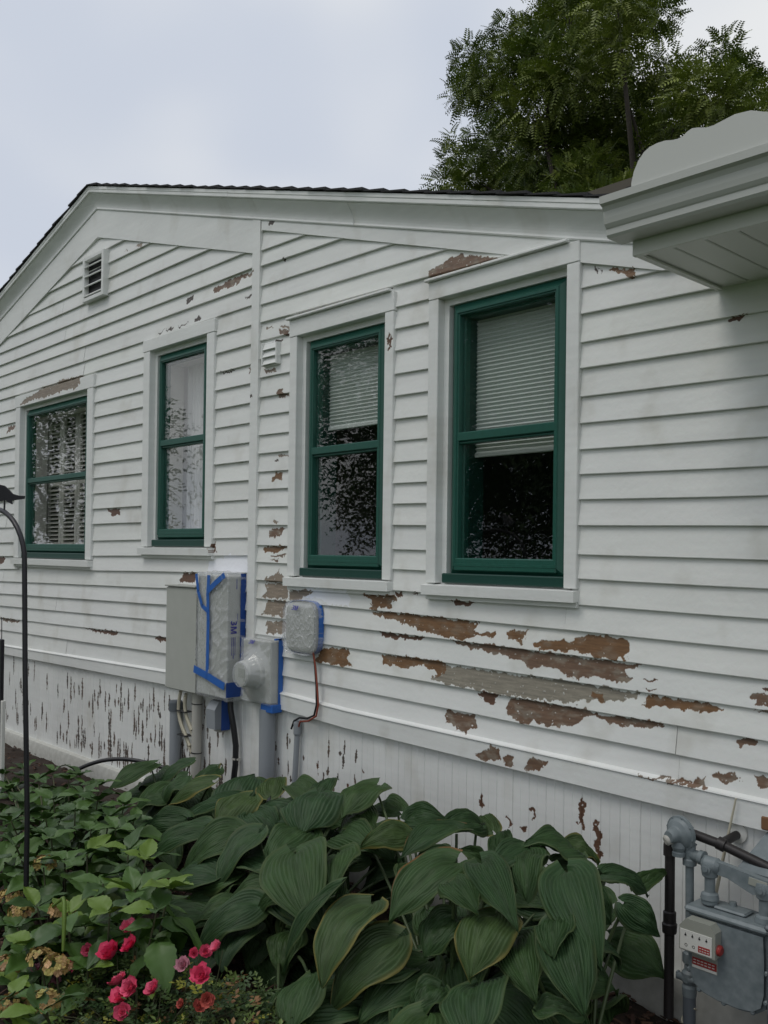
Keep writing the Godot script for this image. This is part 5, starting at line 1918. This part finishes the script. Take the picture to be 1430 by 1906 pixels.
func hydrangeas() -> void:
	var plants := [thing("hydrangea_bush", "dark green hydrangea bush growing behind the bird hook", "hydrangea", Vector3(-4.6, 0, 1.0)), thing("hydrangea_bush", "lighter green hydrangea bush with faded ochre flower heads", "hydrangea", Vector3(-3.3, 0, 1.5))]
	var variants := []
	for i in 5:
		variants.append(ovate([0.135, 0.125, 0.145, 0.11, 0.13][i], [0.078, 0.082, 0.080, 0.062, 0.086][i], [0.25, 0.4, 0.15, 0.3, 0.5][i], [0.35, 0.2, 0.45, 0.3, 0.15][i], true).mesh())
	var all := HYD.duplicate()
	for i in 26:   # lower shoots between the tall ones
		var q: Array = HYD[(i * 5 + 2) % HYD.size()]
		all.append([q[0], q[1] + rng.randf_range(-0.14, 0.14), maxf(0.10, q[2] * rng.randf_range(0.45, 0.7)), q[3] + rng.randf_range(-0.10, 0.10)])
	for q in all:
		var root: Node3D = plants[int(q[0])]
		var o := Vector3(q[1], q[2], q[3]) - root.position
		var foot := Vector3(o.x * 0.72, 0.0, o.z * 0.72)
		var st := MB.new()
		st.tube([foot, foot.lerp(o, 0.5) + Vector3(0.0, 0.05, 0.0), o + Vector3(0, 0.01, 0)], [0.006, 0.005, 0.003], 6, false)
		put(root, "stem", st, M.stem)
		var a0 := rng.randf() * TAU
		var light := int(q[0]) == 1
		for tier in (4 if q[2] > 0.2 else 3):
			for s in 2 if tier > 0 else 4:
				if tier == 0 and s > 2 and rng.randf() < 0.4:
					continue
				var a := a0 + tier * 1.45 + s * (PI if tier > 0 else PI / 2.0) + rng.randf_range(-0.25, 0.25)
				var el := [0.50, 0.05, -0.30, -0.5][tier] as float + rng.randf_range(-0.18, 0.18)
				var sc := [0.85, 1.12, 1.25, 1.25][tier] as float * rng.randf_range(0.85, 1.12)
				var dir := Vector3(cos(a) * cos(el), sin(el), sin(a) * cos(el))
				var bx := Basis.looking_at(dir, Vector3.UP).rotated(dir, rng.randf_range(-0.35, 0.35))
				var at := o + Vector3(0, -0.045 * tier, 0) + dir * 0.012
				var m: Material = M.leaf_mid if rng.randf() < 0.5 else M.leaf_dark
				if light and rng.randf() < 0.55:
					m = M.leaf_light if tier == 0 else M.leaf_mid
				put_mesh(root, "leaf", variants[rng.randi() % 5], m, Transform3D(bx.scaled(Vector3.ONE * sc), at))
	for q in HYF:
		var root: Node3D = plants[1]
		var o := Vector3(q[1], q[2], q[3]) - root.position
		var mb := MB.new()
		for i in 44:
			var d := Vector3(rng.randfn(), absf(rng.randfn()) * 0.8, rng.randfn()).normalized()
			var c := o + d * Vector3(0.062, 0.038, 0.05) * rng.randf_range(0.75, 1.0)
			var tone := Color(0.40, 0.28, 0.085).lerp([Color(0.36, 0.34, 0.09), Color(0.46, 0.27, 0.14), Color(0.24, 0.14, 0.06)][i % 3], rng.randf())
			mb.col = tone * rng.randf_range(0.7, 1.15)
			var s := d.cross(Vector3(0.3, 0.5, 0.8)).normalized().rotated(d, rng.randf() * TAU)
			for k in 4:
				var e := s.rotated(d, TAU * k / 4.0)
				var g := d.cross(e)
				var l := rng.randf_range(0.011, 0.016)
				mb.quad(c, c + e * l * 0.6 - g * l * 0.5 + d * 0.002, c + e * l + d * 0.004, c + e * l * 0.6 + g * l * 0.5 + d * 0.002)
		put(root, "flower_head", mb, M.vc_petal)
		var st := MB.new()
		st.tube([Vector3(o.x * 0.8, 0.0, o.z * 0.8), o + Vector3(0, -0.01, 0)], [0.005, 0.003], 5, false)
		put(root, "stem", st, M.stem)

const ROSES := [[-2.992,0.337,1.5,0.026],
[-2.938,0.299,1.52,0.026],
[-3,0.263,1.56,0.036],
[-3.178,0.22,1.56,0.02],
[-3.231,0.16,1.6,0.027],
[-3.317,0.139,1.6,0.022],
[-3.266,0.097,1.64,0.02],
[-2.866,0.222,1.6,0.026],
[-2.778,0.236,1.6,0.026],
[-2.812,0.196,1.62,0.028],
[-2.758,0.177,1.64,0.022],
[-2.66,0.267,1.58,0.024],
[-2.509,0.336,1.5,0.028],
[-2.624,0.333,1.5,0.02],
[-2.596,0.375,1.48,0.013],
[-2.558,0.383,1.46,0.018],
[-2.505,0.411,1.45,0.018],
[-2.468,0.268,1.54,0.016],
[-2.545,0.25,1.55,0.014],
[-2.436,0.3,1.53,0.018],
[-3.48,0.066,1.62,0.018]]

func roses() -> void:
	var root := thing("rose_bush", "small rose bush with bright pink flowers in the front corner", "rose bush", Vector3(-2.8, 0, 1.6))
	var fo := MB.new()
	var stems := MB.new()
	# leafy shoots, each with pinnate leaves
	for i in 760:
		var a := rng.randf() * TAU
		var rr := sqrt(rng.randf())
		var top := Vector3(cos(a) * rr * 0.58 + 0.08, 0.0, sin(a) * rr * 0.26 - 0.10)
		# run the bush along the picture's lower left corner
		top.z -= top.x * 0.22
		top.y = 0.08 + 0.17 * (1.0 - rr * rr) * rng.randf_range(0.2, 1.15)
		if top.x > 0.2:
			top.y += 0.05
		var foot := Vector3(top.x * 0.45, 0.0, top.z * 0.45)
		if i % 4 == 0:
			stems.tube([foot, foot.lerp(top, 0.5) + Vector3(0, 0.05, 0), top], [0.0028, 0.0022, 0.0014], 5, false)
		var dir := Vector3(rng.randfn() * 0.7, rng.randf_range(0.0, 0.7), rng.randfn() * 0.7).normalized()
		var sd := dir.cross(Vector3.UP).normalized()
		var up := sd.cross(dir).normalized()
		var t := rng.randf()
		var tone := Color(0.030, 0.062, 0.018).lerp(Color(0.12, 0.17, 0.035), t * t)
		if rng.randf() < 0.05:
			tone = Color(0.24, 0.24, 0.03)
		if rng.randf() < 0.05:
			tone = Color(0.20, 0.10, 0.04)
		for k in 7:
			var l := rng.randf_range(0.015, 0.027)
			var base := top + dir * (0.012 * (k / 2 + 1))
			var e := sd * (1.0 if k % 2 == 0 else -1.0) + dir * 0.5
			if k == 6:
				e = dir
			e = (e + up * rng.randf_range(-0.5, 0.35)).normalized()
			var g := e.cross(up).normalized()
			fo.col = tone * rng.randf_range(0.8, 1.2)
			var m := base + e * l * 0.5
			fo.quad(base, m - g * l * 0.30 + up * 0.002, base + e * l * 1.02, m + g * l * 0.30 + up * 0.002)
	var fm := put(root, "foliage", fo, M.vc_leaf)
	fm.set_meta("kind", "stuff")
	put(root, "stem", stems, M.stem)
	var j := 0
	for q in ROSES:
		var o := Vector3(q[0], q[1], q[2]) - root.position
		var mb := MB.new()
		var ax := Vector3(rng.randfn() * 0.4 + 0.35, 0.7, 0.6 + rng.randfn() * 0.3).normalized()
		var s0 := ax.cross(Vector3.RIGHT).normalized()
		var r: float = q[3] * 1.25
		var tint := Color(0.66, 0.030, 0.11).lerp(Color(0.72, 0.13, 0.22), rng.randf())
		if j in [6, 13, 20]:
			tint = Color(0.55, 0.24, 0.30)
		if j in [17, 18, 19]:
			tint = Color(0.45, 0.09, 0.07)
		for ring in 3:
			var np: int = [4, 5, 6][ring]
			var tilt: float = [1.15, 0.7, 0.3][ring] + rng.randf_range(-0.12, 0.12)
			for k in np:
				var a := TAU * k / np + ring * 0.5 + rng.randf_range(-0.2, 0.2)
				var e := s0.rotated(ax, a)
				var g := ax.cross(e)
				var dd := (e * cos(tilt) + ax * sin(tilt)).normalized()
				var nn := (ax * cos(tilt) - e * sin(tilt)).normalized()
				var l: float = r * [0.55, 0.85, 1.08][ring] * rng.randf_range(0.85, 1.12)
				var w := l * 0.62
				mb.col = tint * rng.randf_range(0.72, 1.15)
				var rows := []
				for i in 4:
					var u := i / 3.0
					var hw: float = w * [0.25, 0.8, 1.0, 0.6][i] * rng.randf_range(0.85, 1.15)
					var cc := o + dd * l * u + nn * l * (0.28 * u * u + rng.randf_range(-0.07, 0.07)) + g * w * rng.randf_range(-0.14, 0.14)
					rows.append(PackedVector3Array([cc - g * hw + nn * hw * rng.randf_range(-0.1, 0.55), cc - g * hw * 0.4 - nn * hw * 0.12, cc + g * hw * 0.4 - nn * hw * rng.randf_range(-0.05, 0.2) - (dd * l * 0.1 if i == 3 else Vector3.ZERO), cc + g * hw + nn * hw * rng.randf_range(-0.1, 0.55)]))
				mb.grid(rows)
		put(root, "flower", mb, M.vc_petal, Transform3D(Basis.IDENTITY, Vector3(0, 0.012, 0.02)))
		var st := MB.new()
		st.tube([Vector3(o.x * 0.7, 0.0, o.z * 0.7), Vector3(o.x * 0.9, o.y * 0.6, o.z * 0.9), o], [0.0025, 0.002, 0.0015], 5, false)
		put(root, "flower_stem", st, M.stem)
		j += 1

# ------------------------------------------------------------------ trees
const TREE := [[-9.08,9.57,-8.65,0.51],
[-9.62,9.69,-8.64,0.39],
[-11.03,10.23,-9.46,0.48],
[-11.88,11.19,-10.1,0.37],
[-11.56,11.83,-10.75,0.31],
[-11.87,10.45,-9.83,0.33],
[-10.18,10.86,-9.76,0.38],
[-10.37,11.56,-10.77,0.46],
[-9.77,11.5,-10.76,0.58],
[-7.35,9.42,-8.1,0.45],
[-7.47,9.85,-9.07,0.36],
[-7.92,10.35,-10.24,0.24],
[-8.79,10.02,-9.68,0.53],
[-7.26,8.88,-8.17,0.32],
[-8.37,8.95,-8.39,0.57],
[-9.09,8.77,-8.54,0.59],
[-10.94,9.88,-9.8,0.44],
[-8.77,8.99,-9.52,0.7],
[-7.83,8.81,-9.01,0.33],
[-8.78,9.26,-10.73,0.55],
[-7.31,8.99,-9.34,0.32],
[-7.68,8.95,-10.14,0.51],
[-6.29,7.98,-8.44,0.38],
[-7.1,9.69,-10.72,0.31],
[-6.03,8.3,-9,0.29],
[-5.99,7.71,-8.46,0.39],
[-6.46,8.6,-10.26,0.34],
[-5.34,7.39,-8.39,0.25],
[-10.08,8.55,-8.46,0.32],
[-11.67,9.44,-10.85,0.58],
[-9.38,8.11,-8.92,0.61],
[-10.18,9.15,-10.9,0.69],
[-8.53,8.2,-9.49,0.6],
[-11.33,8.54,-9.68,0.4],
[-11.1,8.56,-10.33,0.6],
[-9.97,8.14,-9.99,0.57],
[-8.24,7.32,-8.64,0.57],
[-8.57,8.02,-10.01,0.53],
[-8.31,8.57,-10.48,0.45],
[-6.94,7.85,-8.94,0.39],
[-6.81,8.07,-9.64,0.32],
[-10.99,8.88,-8.66,0.19],
[-12.57,9.53,-10.24,0.21],
[-12.17,9.13,-10,0.19],
[-11.18,8.19,-8.66,0.26],
[-11.52,8.42,-9.48,0.32],
[-8.77,11.25,-9.48,0.61],
[-8.45,11.26,-10.24,0.53],
[-10.44,12.32,-10.86,0.5],
[-4.92,7.24,-8.29,0.4],
[-5.48,8,-10.66,0.55],
[-5.16,6.93,-8.53,0.41],
[-6.38,7.49,-9.87,0.55],
[-7.85,6.51,-8.24,0.63],
[-10.03,7.35,-9.78,0.66],
[-6.99,6.45,-8.28,0.6],
[-6.77,6.82,-9.34,0.62]]

func compound_leaf(mb: MB, o: Vector3, dir: Vector3, l: float, tone: Color, pairs: int) -> void:
	var sd := dir.cross(Vector3.UP)
	if sd.length() < 0.05:
		sd = Vector3.RIGHT
	sd = sd.normalized().rotated(dir, rng.randf_range(-0.9, 0.9))
	var up := sd.cross(dir).normalized()
	for k in pairs:
		var t := (k + 1.0) / pairs
		var c := o + dir * l * t - Vector3(0, 0.22 * l * t * t, 0)
		var ll := l * 0.34 * (1.1 - 0.45 * t)
		for s: float in [-1.0, 1.0]:
			var e := (sd * s + dir * 0.45 - up * 0.25).normalized()
			var g := e.cross(up).normalized() * ll * 0.21
			mb.col = tone * rng.randf_range(0.8, 1.2)
			var m := c + e * ll * 0.42
			mb.tri(c, m - g, c + e * ll)
			mb.tri(c, c + e * ll, m + g)

func tree_from(root: Node3D, clumps: Array, per_m2: float, leaf_l: float, pairs: int, a: Color, b: Color) -> void:
	var mb := MB.new()
	for q in clumps:
		var c := Vector3(q[0], q[1], q[2]) - root.position
		var r: float = q[3]
		var n := int(per_m2 * r * r * 4.0)
		var ct := rng.randf()
		for i in n:
			var d := Vector3(rng.randfn(), rng.randfn(), rng.randfn()).normalized()
			var o := c + d * r * pow(rng.randf(), 0.42) * Vector3(1.0, 0.85, 1.0)
			var dir := (d + Vector3(rng.randfn(), rng.randfn() - 0.25, rng.randfn()) * 0.55).normalized()
			var tone := a.lerp(b, clampf(ct * 0.6 + rng.randf() * 0.5, 0.0, 1.0))
			compound_leaf(mb, o, dir, leaf_l * rng.randf_range(0.7, 1.15), tone, pairs)
	put(root, "crown", mb, M.vc_leaf)

func limbs(root: Node3D, clumps: Array, r0: float, fork: Vector3) -> void:
	var mb := MB.new()
	mb.tube([Vector3(0, -0.2, 0), Vector3(0.02, fork.y * 0.5, 0), fork], [r0, r0 * 0.8, r0 * 0.62], 12)
	put(root, "trunk", mb, M.bark)
	for i in clumps.size():
		if i % 3 != 0:
			continue
		var q: Array = clumps[i]
		var c := Vector3(q[0], q[1], q[2]) - root.position
		mb = MB.new()
		var mid := fork.lerp(c, 0.5) + Vector3(rng.randf_range(-0.7, 0.7), rng.randf_range(-0.2, 0.6), rng.randf_range(-0.7, 0.7))
		mb.tube([fork - Vector3(0, 0.3, 0), fork.lerp(mid, 0.5), mid, mid.lerp(c, 0.6), c], [r0 * 0.42, r0 * 0.33, r0 * 0.25, r0 * 0.16, r0 * 0.06], 7)
		put(root, "limb", mb, M.bark)

func trees() -> void:
	var t := thing("walnut_tree", "tall tree with feathery dark leaves rising behind the roof", "tree", Vector3(-9.2, 0.0, -10.4))
	tree_from(t, TREE, 330.0, 0.25, 6, Color(0.040, 0.072, 0.012), Color(0.170, 0.205, 0.028))
	limbs(t, TREE, 0.2, Vector3(1.2, 4.4, 0.6))
	var lb := MB.new()
	lb.tube([Vector3(-9.58, 8.31, -10.80) - t.position, Vector3(-8.61, 8.67, -10.80) - t.position, Vector3(-7.67, 8.85, -10.80) - t.position], [0.07, 0.05, 0.02], 8)
	put(t, "limb", lb, M.bark)
	# trees across the lawn that the windows mirror
	var spots := [["lawn_tree", "leafy tree on the lawn mirrored in the wide green window", Vector3(-23.5, 0, 7.2), 3.0, 3.4, 34, 0.95, 1.5], ["lawn_tree", "broad tree on the lawn mirrored in the window with the half-drawn blind", Vector3(-16.6, 0, 14.6), 4.6, 4.9, 84, 1.35, 1.0], ["lawn_tree", "dense tall tree on the lawn mirrored in the window nearest the gutter", Vector3(-10.2, 0, 14.4), 4.4, 4.8, 84, 1.4, 0.9]]
	for s in spots:
		var root := thing(s[0], s[1], "tree", s[2], "trees across the lawn")
		var cl := []
		var hgt: float = s[4]
		for i in s[5] as int:
			var d := Vector3(rng.randfn(), rng.randfn(), rng.randfn()).normalized() * pow(rng.randf(), 0.4)
			var p: Vector3 = s[2] + Vector3(0, hgt + 0.6, 0) + d * Vector3(s[3], hgt * 0.85, s[3])
			cl.append([p.x, maxf(p.y, s[7] + 0.4 * rng.randf()), p.z, s[6] * rng.randf_range(0.7, 1.2)])
		tree_from(root, cl, 20.0, 0.6, 3, Color(0.03, 0.06, 0.012), Color(0.06, 0.105, 0.018))
		limbs(root, cl, 0.2, Vector3(0, 1.9, 0))

# ------------------------------------------------------------------ the hook with its bird, and a post
func small_things() -> void:
	var h := thing("bird_hook", "black iron shepherd's hook with a bird silhouette on top", "garden hook", Vector3(-3.70, 0.0, 1.60))
	var mb := MB.new()
	var pts := [Vector3(0, -0.1, 0), Vector3(0.0, 0.6, 0), Vector3(-0.045, 1.2, 0), Vector3(-0.066, 1.60, 0)]
	for i in 17:
		var a := PI * i / 16.0
		pts.append(Vector3(-0.07 - 0.27 + cos(a) * 0.27, 1.66 + sin(a) * 0.19, 0.02 * sin(a)))
	pts.append(Vector3(-0.62, 1.60, 0.0))
	pts.append(Vector3(-0.645, 1.57, 0.0))
	pts.append(Vector3(-0.68, 1.585, 0.0))
	mb.tube(pts, 0.0105, 12)
	put(h, "hook_rod", mb, M.iron)
	var bird := PackedVector2Array([Vector2(0.088, 0.018), Vector2(0.092, 0.030), Vector2(0.060, 0.032), Vector2(0.030, 0.040), Vector2(0.012, 0.056), Vector2(-0.012, 0.074), Vector2(-0.044, 0.080), Vector2(-0.072, 0.078), Vector2(-0.090, 0.092), Vector2(-0.112, 0.092), Vector2(-0.126, 0.080), Vector2(-0.142, 0.070), Vector2(-0.124, 0.066), Vector2(-0.118, 0.050), Vector2(-0.096, 0.026), Vector2(-0.064, 0.010), Vector2(-0.03, 0.008), Vector2(-0.006, 0.014), Vector2(0.010, 0.004), Vector2(0.030, -0.004), Vector2(0.024, 0.010), Vector2(0.050, 0.014)])
	mb = MB.new()
	mb.prism(bird, Transform3D(Basis(Vector3(0, 1, 0), deg_to_rad(28)), Vector3(-0.215, 1.872, 0.02)), -0.004, 0.004)
	mb.tube([Vector3(-0.24, 1.838, 0.02), Vector3(-0.238, 1.885, 0.02)], 0.004, 6)
	put(h, "bird", mb, M.iron)
	# dark sign board whose edge shows at the side of the picture
	var s := thing("garden_sign", "dark framed garden sign at the far edge beside the hook", "garden sign", Vector3(-6.325, 0.0, 0.72))
	mb = MB.new()
	mb.bbox(-0.30, 0.0, 0.22, 1.07, -0.012, 0.012, 0.003)
	put(s, "sign_board", mb, M.iron)
	mb = MB.new()
	mb.bbox(0.001, 0.030, -0.1, 0.66, -0.014, 0.010, 0.003)
	put(s, "sign_post", mb, M.label_white)
	mb = MB.new()
	mb.tube([Vector3(-0.022, 1.07, 0.0), Vector3(-0.026, 1.22, 0.0)], 0.003, 6)
	put(s, "sign_wire", mb, M.iron)
